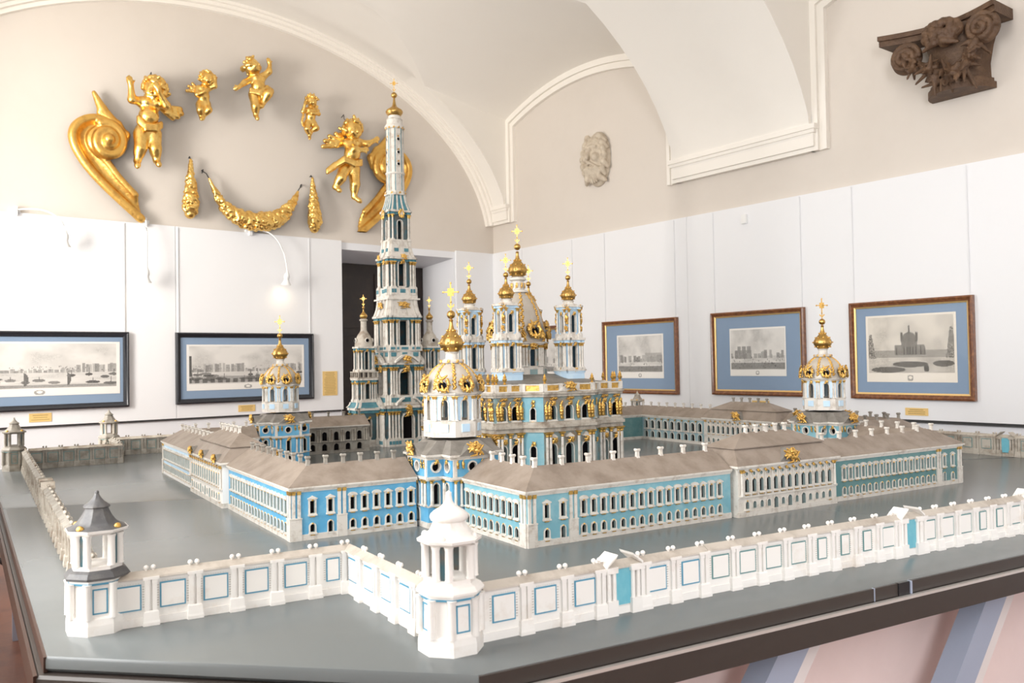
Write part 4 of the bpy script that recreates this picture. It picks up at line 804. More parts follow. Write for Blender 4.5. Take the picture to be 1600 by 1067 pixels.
# ================================================================== square tiers shared by bell tower and cathedral turrets
def tier(o, name, cx, cy, z0, z1, h, aw, cols, mats, ped=0.18, arch=(0.18, 0.9), corn=0.10, cr=0.008, out=0.012, panel=None, win=None, blind=False, key=True, colm=None, ornm=None):
    """square storey: core with arched openings on four sides, pedestals, free-standing columns, broken cornice; columns are sub-parts"""
    fz = 3 if len(mats) > 3 else 0; H = z1 - z0; zp, zc = z0 + H * ped, z1 - H * corn; B = MB(); wm_, tr_, dk_ = 0, 1, 2
    part = link(name, None, o)
    if ped: B.box(cx - h - out, cx + h + out, cy - h - out, cy + h + out, z0, zp, 1)
    for k in range(4):
        T = TR(cx, cy, 0, k * math.pi / 2) @ TR(0, -h, 0); q = MB()
        if aw:
            zb, zt = z0 + H * arch[0], z0 + H * arch[1]; w = aw; zs = zt - w / 2
            for xa, xb, za, zz in ((-h, -w / 2, zp, zc), (w / 2, h, zp, zc), (-w / 2, w / 2, zt, zc)): q.add([(xa, 0, za), (xb, 0, za), (xb, 0, zz), (xa, 0, zz)], [(0, 1, 2, 3)], 0)
            if zb > zp: q.add([(-w / 2, 0, zp), (w / 2, 0, zp), (w / 2, 0, zb), (-w / 2, 0, zb)], [(0, 1, 2, 3)], 1)
            W = MB(); add_window(W, w, zt - zb, True, fr=w * 0.14, dp=min(0.03, h * 0.3), sill=False, gold_k=False, trim=1, gl=1, dark=2, rev=1, pane=blind or win is not None, proud=0.005)
            q.merge(W, TR(0, 0, zb))
        else: q.add([(-h, 0, zp), (h, 0, zp), (h, 0, zc), (-h, 0, zc)], [(0, 1, 2, 3)], 0)
        # entablature in two steps, breaking forward over the columns
        q.box(-h - out * 0.6, h + out * 0.6, -out * 0.6, 0.004, zc, zc + H * corn * 0.55, fz)
        q.box(-h - out * 1.5, h + out * 1.5, -out * 1.5, 0.004, zc + H * corn * 0.55, z1, 1)
        for x in cols:
            q.box(x - cr * 2.0, x + cr * 2.0, -out * 1.35, 0, zc, zc + H * corn * 0.55, fz); q.box(x - cr * 2.4, x + cr * 2.4, -out * 2.0, 0, zc + H * corn * 0.55, z1 + 0.001, 1)
            if ped: q.box(x - cr * 1.9, x + cr * 1.9, -out * 1.9, 0, z0, zp, 1)
            if ped and panel: q.box(x - cr * 1.2, x + cr * 1.2, -out * 1.9 - 0.0015, 0, z0 + (zp - z0) * 0.3, z0 + (zp - z0) * 0.8, fz)
        if ped and aw and panel: q.box(-aw * 0.4, aw * 0.4, -out - 0.002, 0, z0 + (zp - z0) * 0.3, z0 + (zp - z0) * 0.8, fz)
        B.merge(q, T)
        for x in cols: column(part, *(T @ Vector((x, -out * 0.95, zp))), cr, zc - zp, colm, a=k * math.pi / 2)
        if key and aw: link('keystone_ornament', KEYC, part, M4=T @ TR(0, -0.008, min(zc, z0 + H * arch[1] + 0.006), 0, aw / 0.026 * 0.8))
    B.box(cx - h * 0.98, cx + h * 0.98, cy - h * 0.98, cy + h * 0.98, zc, z1 - 0.001, 1)
    build('core', B, mats, part); return part
BT = [twall, plaster, darkin, teal2]
def scroll_skirt(o, name, cx, cy, z0, z1, h0, h1, mats, n=10, p=2.0, ribs=3):
    """concave sloping base between two storeys with raised ribs"""
    B = MB(); q = [i / n for i in range(n + 1)]; hh = [h1 + (h0 - h1) * (1 - t_) ** p for t_ in q]
    B.loft([[(cx + sx * h, cy + sy * h, z0 + (z1 - z0) * t_) for sx, sy in ((-1, -1), (1, -1), (1, 1), (-1, 1))] for h, t_ in zip(hh, q)], 0)
    for k in range(4):
        for x in np.linspace(-0.82, 0.82, ribs):
            R = MB(); r = h1 * 0.11
            R.loft([[(x * h - r, -h - r * 0.8, z), (x * h + r, -h - r * 0.8, z), (x * h + r, -h + r, z), (x * h - r, -h + r, z)] for h, z in [(h, z0 + (z1 - z0) * t_) for h, t_ in zip(hh, q)]], 1); B.merge(R, TR(cx, cy, 0, k * math.pi / 2))
    return build(name, B, mats, o)
def pediment(part, T, w, h, d, m, broken=True):
    B = MB(); n = 8
    for s in (-1, 1):
        pts = [(s * w * (1 - i / n * (0.62 if broken else 1)), h * math.sin(i / n * math.pi / 2 * (0.8 if broken else 1))) for i in range(n + 1)]
        B.loft([[(x, -d, z), (x, 0, z), (x, 0, z + h * 0.3), (x, -d, z + h * 0.3)] for x, z in pts])
    return build('pediment', B, m, part, M4=T)
o = thing('model_bell_tower', 'very tall slender white and teal model bell tower rising before the dark doorway', 'model tower', M(0, 1.93), A_U)
# ground storey: square block whose corners carry the four turrets
tier(o, 'ground_storey', 0, 0, 0, 0.295, 0.172, 0.085, (-0.155, -0.13, -0.105, -0.08, 0.08, 0.105, 0.13, 0.155), BT, ped=0.17, arch=(0.02, 0.80), corn=0.13, cr=0.0085, out=0.016, panel=True, blind=True)
for sx in (-1, 1):
    for sy in (0,):
        tx, ty = sx * 0.272, 0.0; tn_ = 'turret_base'
        tier(o, tn_, tx, ty, 0, 0.285, 0.082, 0.032, (-0.06, 0.06), BT, ped=0.17, arch=(0.25, 0.72), corn=0.14, cr=0.0075, out=0.012, blind=True)
        scroll_skirt(o, 'turret_skirt', tx, ty, 0.285, 0.325, 0.105, 0.082, [teal2, plaster], ribs=2)
        tier(o, 'turret_storey', tx, ty, 0.325, 0.50, 0.064, 0.036, (-0.052, -0.034, 0.034, 0.052), BT, ped=0.10, arch=(0.14, 0.82), corn=0.16, cr=0.0058, out=0.010)
        m = MB(); m.box(tx - 0.082, tx + 0.082, ty - 0.082, ty + 0.082, 0.5, 0.508); [m.box(tx + a - 0.004, tx + a + 0.004, ty + b - 0.004, ty + b + 0.004, 0.508, 0.545) for a in (-0.074, -0.037, 0, 0.037, 0.074) for b in (-0.074, -0.037, 0, 0.037, 0.074) if max(abs(a), abs(b)) > 0.07]; m.box(tx - 0.08, tx + 0.08, ty - 0.08, ty + 0.08, 0.545, 0.552); build('balustrade', m, plasterd, o)
        tier(o, 'turret_lantern', tx, ty, 0.552, 0.735, 0.050, 0.030, (-0.042, 0.042), BT, ped=0.06, arch=(0.08, 0.82), corn=0.14, cr=0.006, out=0.010)
        m = MB(); m.lathe([(0.068, 0.735), (0.066, 0.76), (0.060, 0.79), (0.047, 0.82), (0.033, 0.84), (0.026, 0.852), (0.023, 0.86), (0.022, 0.925), (0.03, 0.93), (0.03, 0.938), (0.02, 0.945)], 20, 0, (tx, ty, 0)); build('turret_dome', m, plasterd, o, 40)
        for k in range(4):
            a = k * math.pi / 2; m = MB(); m.lathe([(0.013, 0), (0.013, 0.008)], 12, 0); m.lathe([(0.014, 0), (0.019, 0.007), (0.014, 0.012)], 12, 1, caps=(False, False)); m.move(Matrix.Rotation(math.radians(90), 4, 'X')); build('oculus', m, [darkin, plaster], o, 40, M4=TR(tx + 0.060 * math.cos(a), ty + 0.060 * math.sin(a), 0.782, a + math.pi / 2))
        spire(o, tx, ty, 0.943, 0.62, plain=True, face=VIEW, cross_s=1.35)
m = MB(); m.box(-0.192, 0.192, -0.192, 0.192, 0.288, 0.30); build('ledge', m, plasterd, o)
for k in range(4):
    T = TR(0, 0, 0, k * math.pi / 2); pediment(o, T @ TR(0, -0.168, 0.298), 0.10, 0.05, 0.035, plaster); link('cartouche', CART, o, M4=T @ TR(0, -0.188, 0.278, 0, 0.95))
    pediment(o, T @ TR(0, -0.150, 0.612), 0.095, 0.05, 0.03, plaster, False); link('cartouche', CART, o, M4=T @ TR(0, -0.172, 0.64, 0, 1.15))
    link('cartouche', CART, o, M4=T @ TR(0, -0.132, 1.045, 0, (1.5, 1, 0.9)))
    link('cartouche', CART, o, M4=T @ TR(0, -0.142, 1.405, 0, 0.8)); link('oculus_cartouche', RINGC, o, M4=T @ TR(0, -0.104, 1.735, 0, (0.9, 0.8, 1.15)))
    m = MB(); m.lathe([(0.017, 0), (0.017, 0.006)], 14, 0); m.move(Matrix.Rotation(math.radians(90), 4, 'X')); build('medallion', m, plaster, o, M4=T @ TR(0, -0.099, 1.735))
tier(o, 'second_storey', 0, 0, 0.30, 0.612, 0.132, 0.088, (-0.118, -0.098, -0.076, 0.076, 0.098, 0.118), BT, ped=0.22, arch=(0.10, 0.84), corn=0.10, cr=0.0075, out=0.016, panel=True)
m = MB(); m.box(-0.128, 0.128, -0.128, 0.128, 0.612, 0.70); [m.box(x - 0.02, x + 0.02, s * 0.131 - 0.003, s * 0.131 + 0.003, 0.66, 0.69, 1) for x in (-0.09, 0, 0.09) for s in (-1, 1)]; [m.box(s * 0.131 - 0.003, s * 0.131 + 0.003, x - 0.02, x + 0.02, 0.66, 0.69, 1) for x in (-0.09, 0, 0.09) for s in (-1, 1)]; build('attic', m, [plaster, teal2], o)
tier(o, 'third_storey', 0, 0, 0.70, 0.965, 0.118, 0.07, (-0.112, -0.094, -0.062, 0.062, 0.094, 0.112), BT, ped=0.14, arch=(0.16, 0.93), corn=0.12, cr=0.0072, out=0.016, panel=True, key=False)
scroll_skirt(o, 'arched_attic', 0, 0, 0.965, 1.085, 0.136, 0.112, [plaster, plaster], ribs=4)
m = MB(); m.box(-0.132, 0.132, -0.132, 0.132, 1.085, 1.097); m.box(-0.118, 0.118, -0.118, 0.118, 1.097, 1.12); build('ledge', m, plaster, o)
tier(o, 'fourth_storey', 0, 0, 1.12, 1.405, 0.096, 0.055, (-0.088, -0.066, 0.066, 0.088), BT, ped=0.20, arch=(0.24, 0.92), corn=0.11, cr=0.0072, out=0.015, panel=True)
scroll_skirt(o, 'scroll_base', 0, 0, 1.405, 1.53, 0.106, 0.082, [plaster, plaster], ribs=3)
m = MB(); [m.box(x - 0.016, x + 0.016, s * 0.094 - 0.003, s * 0.094 + 0.003, 1.45, 1.475) for x in (-0.04, 0.04) for s in (-1, 1)]; [m.box(s * 0.094 - 0.003, s * 0.094 + 0.003, x - 0.016, x + 0.016, 1.45, 1.475) for x in (-0.04, 0.04) for s in (-1, 1)]; build('teal_panels', m, teal2, o)
tier(o, 'fifth_storey', 0, 0, 1.53, 1.765, 0.072, 0.040, (-0.064, 0.064), BT, ped=0.05, arch=(0.06, 0.68), corn=0.14, cr=0.0065, out=0.013, key=False)
scroll_skirt(o, 'scroll_neck', 0, 0, 1.765, 1.885, 0.085, 0.056, [teal2, plaster], p=1.6, ribs=4)
m = MB(); m.lathe([(0.085, 1.885), (0.085, 1.895), (0.08, 1.90), (0.08, 1.915), (0.066, 1.917)], 8, 0, ph=math.pi / 8); build('ledge', m, plaster, o)
for k in range(8): a = k * math.pi / 4; link('keystone_ornament', KEYC, o, M4=TR(0.08 * math.cos(a), 0.08 * math.sin(a), 1.90, a + math.pi / 2, 0.8))
# spire shaft: eight faces with strip pilasters, arched windows and round openings
m = MB(); m.lathe([(0.064, 1.915), (0.061, 2.40)], 8, 0, ph=math.pi / 8)
for k in range(8):
    a = k * math.pi / 4 + math.pi / 8; q = MB(); q.loft([[(-0.011, -0.068, 1.915), (0.011, -0.068, 1.915), (0.011, -0.05, 1.915), (-0.011, -0.05, 1.915)], [(-0.010, -0.065, 2.40), (0.010, -0.065, 2.40), (0.010, -0.05, 2.40), (-0.010, -0.05, 2.40)]], 1); q.loft([[(-0.003, -0.0695, 1.915), (0.003, -0.0695, 1.915), (0.003, -0.05, 1.915), (-0.003, -0.05, 1.915)], [(-0.003, -0.0665, 2.40), (0.003, -0.0665, 2.40), (0.003, -0.05, 2.40), (-0.003, -0.05, 2.40)]], 2); m.merge(q, Matrix.Rotation(a, 4, 'Z'))
for z, r in ((2.05, 0.069), (2.40, 0.068)): m.lathe([(r, z - 0.006), (r + 0.006, z), (r + 0.004, z + 0.008)], 16, 1)
m.lathe([(0.072, 2.40), (0.076, 2.415), (0.070, 2.425), (0.062, 2.44), (0.058, 2.465), (0.062, 2.47), (0.050, 2.478), (0.046, 2.50)], 16, 1); build('spire_shaft', m, [plaster, plaster, teal2], o, 30)
for k in range(4):
    T = TR(0, 0, 0, k * math.pi / 2)
    W = MB(); add_window(W, 0.026, 0.115, True, fr=0.006, sill=False, gold_k=False, dp=0.008, rev=3); build('window', W, [plaster, gilt, plasterd, plasterd], o, M4=T @ TR(0, -0.0605, 1.925))
    for z in (2.12, 2.21, 2.31):
        B = MB(); B.lathe([(0.011, 0), (0.011, 0.006)], 12, 0); B.lathe([(0.012, 0), (0.017, 0.007), (0.012, 0.011)], 12, 1, caps=(False, False)); B.move(Matrix.Rotation(math.radians(90), 4, 'X')); build('oculus', B, [darkin, plaster], o, 40, M4=T @ TR(0, -0.058, z)); link('keystone_ornament', KEYC, o, M4=T @ TR(0, -0.06, z + 0.024, 0, 0.65))
for k in range(12): a = k * math.pi / 6; link('keystone_ornament', KEYC, o, M4=TR(0.071 * math.cos(a), 0.071 * math.sin(a), 2.40, a + math.pi / 2, 0.75))
m = MB(); m.lathe([(0.048, 0), (0.052, 0.006), (0.064, 0.022), (0.066, 0.034), (0.058, 0.048), (0.038, 0.06), (0.022, 0.072), (0.013, 0.09), (0.009, 0.12), (0.007, 0.15)], 28, 0, (0, 0, 2.50)); build('onion_dome', m, bronze, o, 60)
m = MB(); m.ball((0, 0, 2.662), 0.023, 0, 20, 12); build('ball', m, bronze, o, 60); link('cross', CROSS, o, M4=TR(0, 0, 2.683, VIEW, 1.0))
# ================================================================== cathedral
o = thing('model_cathedral', 'five-domed blue and white model cathedral with gilded ornament in the middle of the courtyard', 'model building', M(0, 0.2), A_U)
S, bw, pj, Z1, Z2 = 0.42, 0.165, 0.075, 0.262, 0.45
wmesh('cat_low', [plaster, gilt, darkin, reveal], 0.052, 0.140, fr=0.006, sill=False, dp=0.02); wmesh('cat_up', [plaster, gilt, darkin, reveal], 0.048, 0.076, fr=0.007, dp=0.02); wmesh('cat_nlow', [plaster, gilt, darkin, reveal], 0.030, 0.13, fr=0.005, sill=False, dp=0.02); wmesh('cat_nup', [plaster, gilt, darkin, reveal], 0.026, 0.062, fr=0.005, dp=0.02)
def quad_path(k):      # one side of the plan: flank, concave corner, bay, concave corner, flank
    c = 0.075; arc = [(-bw - c + c * math.sin(a), -S - pj + (pj) * math.cos(a)) for a in [math.pi / 2 * i / 4 for i in range(5)]]
    return arc
plan = []
side_pts = [(-S, -S), (-bw - 0.075, -S)] + [(-bw - 0.075 + 0.075 * (1 - math.cos(a)), -S - pj * math.sin(a) * 0.0 - pj * (1 - math.cos(a)) * 0.9) for a in (math.pi / 4, math.pi / 2)] + [(-bw, -S - pj), (bw, -S - pj)] + [(bw + 0.075 * math.cos(a) * 0 + 0.0001, -S - pj * 0.9) for a in (0,)] + [(bw + 0.022, -S - pj * 0.26), (bw + 0.075, -S)]
cat_lo = mat('cathedral_wall', (0.25, 0.37, 0.38), 0.55, var=(0.32, 0.24, 0.165), vscale=9, vlo=0.42, vhi=0.6)
for k in range(4):
    Rk = Matrix.Rotation(k * math.pi / 2, 4, 'Z'); f = lambda p: tuple((Rk @ Vector((*p, 0)))[:2])
    segs = [((-S, -S), (-bw - 0.085, -S), 'flank'), ((-bw - 0.085, -S), (-bw, -S - pj), 'niche'), ((-bw, -S - pj), (bw, -S - pj), 'bay'), ((bw, -S - pj), (bw + 0.085, -S), 'niche'), ((bw + 0.085, -S), (S, -S), 'flank')]
    for p0, p1, kd in segs:
        L = math.dist(p0, p1); n = {'flank': 2, 'bay': 3, 'niche': 1}[kd]; xs = [L * (i + 0.5) / n for i in range(n)]; wk = ('cat_nlow', 'cat_nup') if kd == 'niche' else ('cat_low', 'cat_up')
        T = facade(o, f(p0), f(p1), 0, Z2 - 0.012, [(x, 0.022, wk[0]) for x in xs] + [(x, Z1 + 0.03, wk[1]) for x in xs], pale_blue if kd == 'niche' else cat_lo, base=0.02, corn=0.010)
        B = MB(); B.box(-0.004, L + 0.004, -0.010, 0, Z1 - 0.035, Z1 - 0.012, 0); B.box(-0.008, L + 0.008, -0.022, 0, Z1 - 0.012, Z1 + 0.004, 0); B.box(-0.004, L + 0.004, -0.012, 0, Z1 + 0.004, Z1 + 0.02, 0)
        B.box(-0.008, L + 0.008, -0.020, 0, Z2 - 0.022, Z2 - 0.010, 0); B.box(-0.004, L + 0.004, -0.012, 0, Z2 - 0.036, Z2 - 0.022, 0); build('cornice', B, plasterd, o, M4=T)
        B = MB(); B.box(0, L, -0.012, 0.004, Z2 - 0.010, Z2 - 0.004, 0); B.box(0, L, -0.012, 0.004, Z2 + 0.026, Z2 + 0.032, 0); B.box(0, L, -0.002, 0.002, Z2 - 0.004, Z2 + 0.026, 1)
        for x in [0.008, L - 0.008] + [L * i / n for i in range(1, n)]: B.box(x - 0.011, x + 0.011, -0.013, 0.005, Z2 - 0.008, Z2 + 0.034, 0)
        build('balustrade', B, [plaster, gilt], o, M4=T)
        if kd != 'niche':
            dxs = sorted([0.012, 0.034, L - 0.034, L - 0.012] + [L * i / n for i in range(1, n)])
            for x in dxs: column(o, *(T @ Vector((x, -0.014, 0.02))), 0.0085, Z1 - 0.056); link('herm_figure', HERM, o, M4=T @ TR(x, -0.008, Z1 + 0.083, 0, (1.5, 1.3, 1.9)))
            for x in xs:
                link('keystone_ornament', KEYC, o, M4=T @ TR(x, -0.010, 0.180, 0, (2.0, 1.5, 1.5))); B = MB(); B.loft([[(-0.028, y, 0), (0.028, y, 0), (0.028, y, 0.004), (0, y, 0.022), (-0.028, y, 0.004)] for y in (-0.012, 0)]); build('window_pediment', B, plaster, o, M4=T @ TR(x, 0, 0.196))
                link('keystone_ornament', KEYC, o, M4=T @ TR(x, -0.009, Z1 + 0.117, 0, 1.3)); link('keystone_ornament', KEYC, o, M4=T @ TR(x, -0.008, Z1 + 0.142, 0, (2.3, 1.5, 0.8)))
        else:
            for z, s in ((0.165, 1.2), (Z1 + 0.105, 0.9), (Z1 + 0.125, 1.0)): link('keystone_ornament', KEYC, o, M4=T @ TR(L / 2, -0.006, z, 0, s))
        if kd == 'bay':
            B = MB(); B.loft([[(-0.075, y, 0), (0.075, y, 0), (0, y, 0.05)] for y in (-0.018, 0.004)]); build('gable', B, plaster, o, M4=T @ TR(L / 2, 0, Z2 - 0.008)); link('cartouche', CART, o, M4=T @ TR(L / 2, -0.022, Z2 + 0.018, 0, (1.15, 1, 0.95)))
            for x in (0.008, L - 0.008): link('urn_finial', URN, o, M4=T @ TR(x, -0.004, Z2 + 0.033))
        if kd == 'flank':
            for x in ((0.008, 0.06) if p0[0] < 0 else (L - 0.008, L - 0.06)): link('urn_finial', URN, o, M4=T @ TR(x, -0.004, Z2 + 0.033, 0, 1.1))
ring_p = []
for k in range(4):
    Rk = Matrix.Rotation(k * math.pi / 2, 4, 'Z')
    for p in ((-S, -S), (-bw - 0.085, -S), (-bw, -S - pj), (bw, -S - pj), (bw + 0.085, -S)): ring_p.append(tuple((Rk @ Vector((*p, 0)))[:2]))
m = MB(); m.loft([[(x * q, y * q, z) for x, y in ring_p] for q, z in ((0.98, Z2 - 0.006), (0.97, Z2 + 0.004), (0.72, Z2 + 0.045), (0.5, Z2 + 0.065), (0.36, Z2 + 0.08))], 0); build('roof', m, roofg, o, 20)
wmesh('cat_drum', [plaster, gilt, darkblue, plasterd], 0.034, 0.088, fr=0.006, sill=False, dp=0.008)
zt = drum_dome(o, 0, 0, 0.52, 0.158, 0.195, 0.30, 1.55, 'cat_drum', cols=3, wallm=cat_lo)
for k in range(8): a = k * math.pi / 4; link('cartouche', CART, o, M4=TR(0.158 * math.cos(a), 0.158 * math.sin(a), 0.695, a + math.pi / 2, (0.85, 1, 0.75))); a += math.pi / 8; link('cartouche', CART, o, M4=TR(0.168 * math.cos(a), 0.168 * math.sin(a), 0.75, a + math.pi / 2, (0.55, 1, 1.1)))
m = MB(); m.lathe([(0.05, -0.012), (0.062, -0.004), (0.058, 0.006), (0.038, 0.012), (0.034, 0.06), (0.05, 0.07), (0.048, 0.08), (0.036, 0.088)], 20, 0, (0, 0, zt)); build('lantern', m, plaster, o, 40)
for k in range(8): a = k * math.pi / 4; link('keystone_ornament', KEYC, o, M4=TR(0.04 * math.cos(a), 0.04 * math.sin(a), zt + 0.035, a + math.pi / 2, (0.7, 0.8, 1.5)))
spire(o, 0, 0, zt + 0.085, 1.28, face=VIEW, ball_z=0.142, cross_s=0.86)
CB = [ice_blue, plaster, darkblue]
for sx in (-1, 1):
    for sy in (-1, 1):
        tx, ty = sx * 0.212, sy * 0.212
        tier(o, 'turret_base', tx, ty, 0.46, 0.555, 0.062, 0, (), CB, ped=0.2, corn=0.2, out=0.006)
        tier(o, 'turret_storey', tx, ty, 0.555, 0.735, 0.052, 0.034, (-0.047, -0.032, 0.032, 0.047), CB, ped=0.05, arch=(0.06, 0.78), corn=0.15, cr=0.0062, out=0.011, blind=True)
        tier(o, 'turret_belfry', tx, ty, 0.735, 0.925, 0.046, 0.032, (-0.036, 0.036), CB, ped=0.12, arch=(0.18, 0.72), corn=0.12, cr=0.006, out=0.010, blind=True)
        for k in range(4):
            T = TR(tx, ty, 0, k * math.pi / 2); link('cartouche', CART, o, M4=T @ TR(0.046, -0.05, 0.79, 0.6, (0.42, 0.8, 0.62))); link('cartouche', CART, o, M4=T @ TR(0.05, -0.05, 0.915, 0.78, (0.62, 0.8, 0.5))); link('herm_figure', HERM, o, M4=T @ TR(0.05, -0.05, 0.85, 0.78, (1.3, 1.3, 1.3))); link('keystone_ornament', KEYC, o, M4=T @ TR(0, -0.06, 0.552, 0, 1.2))
        m = MB(); m.lathe([(0.056, 0.925), (0.05, 0.932), (0.034, 0.936), (0.03, 0.945), (0.036, 0.952), (0.026, 0.956)], 16, 0, (tx, ty, 0)); build('turret_cap', m, plaster, o, 40)
        spire(o, tx, ty, 0.952, 1.0, face=VIEW)
# ================================================================== enclosure wall of the model
def panel_mesh(w, z0, z1, line, field):
    B = MB(); B.box(-w / 2, w / 2, -0.003, 0, z0, z1, 1); e = 0.0032
    for x0, x1, a, b in ((-w / 2 - e, w / 2 + e, z0 - e, z0), (-w / 2 - e, w / 2 + e, z1, z1 + e), (-w / 2 - e, -w / 2, z0, z1), (w / 2, w / 2 + e, z0, z1)): B.box(x0, x1, -0.0024, 0, a, b, 0)
    for i in range(9):
        z = z0 + (z1 - z0) * (i + 0.5) / 9
        for s in (-1, 1): B.box(s * (w / 2 + 0.0075) - 0.002, s * (w / 2 + 0.0075) + 0.002, -0.0012, 0, z - 0.0006, z + 0.0006, 2)
        x = -w / 2 + w * (i + 0.5) / 9; B.box(x - 0.0006, x + 0.0006, -0.0012, 0, z1 + 0.0055, z1 + 0.0095, 2)
    return B.mesh('panel', [line, field, plasterd])
def pier_mesh(m, dbl=True):
    B = MB(); B.loft([[(-w_, -d_, z_), (w_, -d_, z_), (w_, d_, z_), (-w_, d_, z_)] for w_, d_, z_ in ((0.0185, 0.0235, 0), (0.0185, 0.0235, 0.007), (0.0175, 0.0225, 0.012), (0.016, 0.0205, 0.031), (0.0135, 0.019, 0.034))])
    for s in (-1, 1):
        for x in ((-0.008, 0.008) if dbl else (0,)):
            B.loft([[(x - 0.005, s * 0.0145 - 0.0035, z), (x + 0.005, s * 0.0145 - 0.0035, z), (x + 0.005, s * 0.0145 + 0.0035, z), (x - 0.005, s * 0.0145 + 0.0035, z)] for z in (0.033, 0.103)]); B.box(x - 0.0065, x + 0.0065, s * 0.0145 - 0.005, s * 0.0145 + 0.005, 0.098, 0.106)
    B.box(-0.014, 0.014, -0.0115, 0.0115, 0.03, 0.106); B.box(-0.018, 0.018, -0.021, 0.021, 0.106, 0.113); return B.mesh('pier', m)
def fin_mesh(m):
    B = MB(); B.lathe([(0.004, 0), (0.0025, 0.004), (0.003, 0.006)], 8, 0); B.ball((0, 0, 0.0105), 0.0058, 0, 10, 7); return B.mesh('ball_finial', m, 60)
FK = {}
def kit(tone):
    if tone not in FK:
        w, ln = {'white': (plasterw, line_blue), 'green': (plasterw, line_teal), 'grey': (plasterg, line_teal), 'pale': (plasterd, line_teal)}[tone]
        FK[tone] = (w, panel_mesh(0.052, 0.040, 0.093, ln, w), panel_mesh(0.030, 0.040, 0.093, ln, w), pier_mesh([w]), fin_mesh([w if tone != 'grey' else plasterg]))
    return FK[tone]
GATEM = MB().box(-0.024, 0.024, -0.004, 0.002, 0.022, 0.106, 0).mesh('gate_leaf', [gate_blue])
def fence(label, p0, p1, n, gates=(), tone='white', skip=(False, False), roof=None, inside=True, narrow=()):
    o = thing('model_fence', label, 'model wall', M(0, 0), A_U); w, pm, pn, pier, fin = kit(tone); roof = roof or (copem if tone in ('white', 'green') else plasterg)
    p0, p1 = np.array(p0, float), np.array(p1, float); d = p1 - p0; L = np.linalg.norm(d); T = TR(p0[0], p0[1], 0, math.atan2(d[1], d[0])); dx = L / n
    B = MB(); B.box(0, L, -0.010, 0.010, 0, 0.108, 0); B.box(0, L, -0.013, 0.013, 0, 0.018, 0); B.box(0, L, -0.013, 0.013, 0.100, 0.110, 0); build('wall', B, w, o, M4=T)
    B = MB(); B.loft([[(x, -0.020, 0.110), (x, 0.020, 0.110), (x, 0.018, 0.114), (x, 0.0, 0.126), (x, -0.018, 0.114)] for x in (0, L)]); build('coping', B, roof, o, M4=T)
    for i in range(n):
        x = (i + 0.5) * dx
        if i in gates:
            for s in (0, math.pi): link('gate_leaf', GATEM, o, M4=T @ TR(x, 0, 0) @ Matrix.Rotation(s, 4, 'Z') @ TR(0, -0.011, 0))
            for sx in (-1, 1):
                B = MB(); B.box(x + sx * 0.036 - 0.015, x + sx * 0.036 + 0.015, -0.024, 0.024, 0, 0.036)
                for q in (-0.008, 0.008):
                    for s in (-1, 1): B.lathe([(0.0055, 0.036), (0.005, 0.1)], 8, 0, (x + sx * 0.036 + q, s * 0.017, 0))
                B.box(x + sx * 0.036 - 0.016, x + sx * 0.036 + 0.016, -0.024, 0.024, 0.1, 0.114); build('gate_pier', B, w, o, 40, M4=T)
                B = MB(); B.loft([[(x + sx * 0.054, y, 0.114), (x + sx * 0.026, y, 0.136), (x + sx * 0.022, y, 0.143), (x + sx * 0.054, y, 0.120)] for y in (-0.026, 0.026)]); build('pediment_slab', B, w, o, M4=T)
        else:
            me = pn if i in narrow else pm; link('panel', me, o, M4=T @ TR(x, -0.010, 0))
            if inside: link('panel', me, o, M4=T @ TR(x, 0.010, 0, math.pi))
    for i in range(n + 1):
        if (i == 0 and skip[0]) or (i == n and skip[1]): continue
        x = min(max(i * dx, 0.012), L - 0.012)
        if (i in gates or i - 1 in gates) and 0 < i < n: x += 0.012 if i - 1 in gates else -0.012
        link('pier', pier, o, M4=T @ TR(x, 0, 0)); 
        for q in (-0.008, 0.008): link('ball_finial', fin, o, M4=T @ TR(x + q, 0, 0.121))
    return o
F1, F2 = 1.915, 2.475
fence('white model enclosure wall between the dark-roofed tower and the recessed corner', (-F2, -F1), (-1.88, -F1), 6, skip=(True, False), narrow=(5,))
fence('short bright white enclosure wall running from the recessed corner to the front tower', (-1.88, -F1), (-1.88, -F2 + 0.02), 5, skip=(True, True))
fence('white enclosure wall with blue gate, right next to the front tower', (-1.80, -F2), (-1.145, -F2 - 0.005), 6, gates=(3,), skip=(True, False))
fence('long white enclosure wall stretch along the right table edge', (-1.14, -F2), (-0.385, -F2 - 0.03), 8, tone='green', skip=(True, False), narrow=(4, 5, 6))
fence('white enclosure wall stretch with blue gate near the right photo edge', (-0.38, -F2 - 0.03), (0.26, -F2 - 0.055), 7, gates=(0,), tone='green', skip=(True, False), narrow=(4, 5))
fence('enclosure wall stretch with blue gate cut off by the right photo edge', (0.265, -F2 - 0.055), (1.05, -F2 - 0.07), 8, gates=(0,), tone='green')
fence('long enclosure wall running along the left table edge, seen from outside', (-F2, F1), (-F2, -F1), 34, gates=(16, 17), tone='pale', skip=(True, True), inside=False)
fence('small grey enclosure wall beside the far left tower', (-1.93, F1 + 0.03), (-F2 + 0.02, F1 + 0.01), 6, tone='grey', skip=(False, True), roof=plasterd)
fence('short pale enclosure wall receding from the grey one to the back left tower', (-1.93, F2), (-1.93, F1 + 0.03), 5, tone='pale', skip=(True, True))
fence('grey enclosure wall at the back left, partly behind the left wing', (-0.35, F2), (-1.93, F2), 15, tone='grey', skip=(False, True), roof=plasterd)
fence('weathered enclosure wall with teal gate at the far right behind the teal wing', (2.43, -1.95), (2.43, 2.0), 34, gates=(5, 22), tone='pale', skip=(True, True), roof=plasterd)
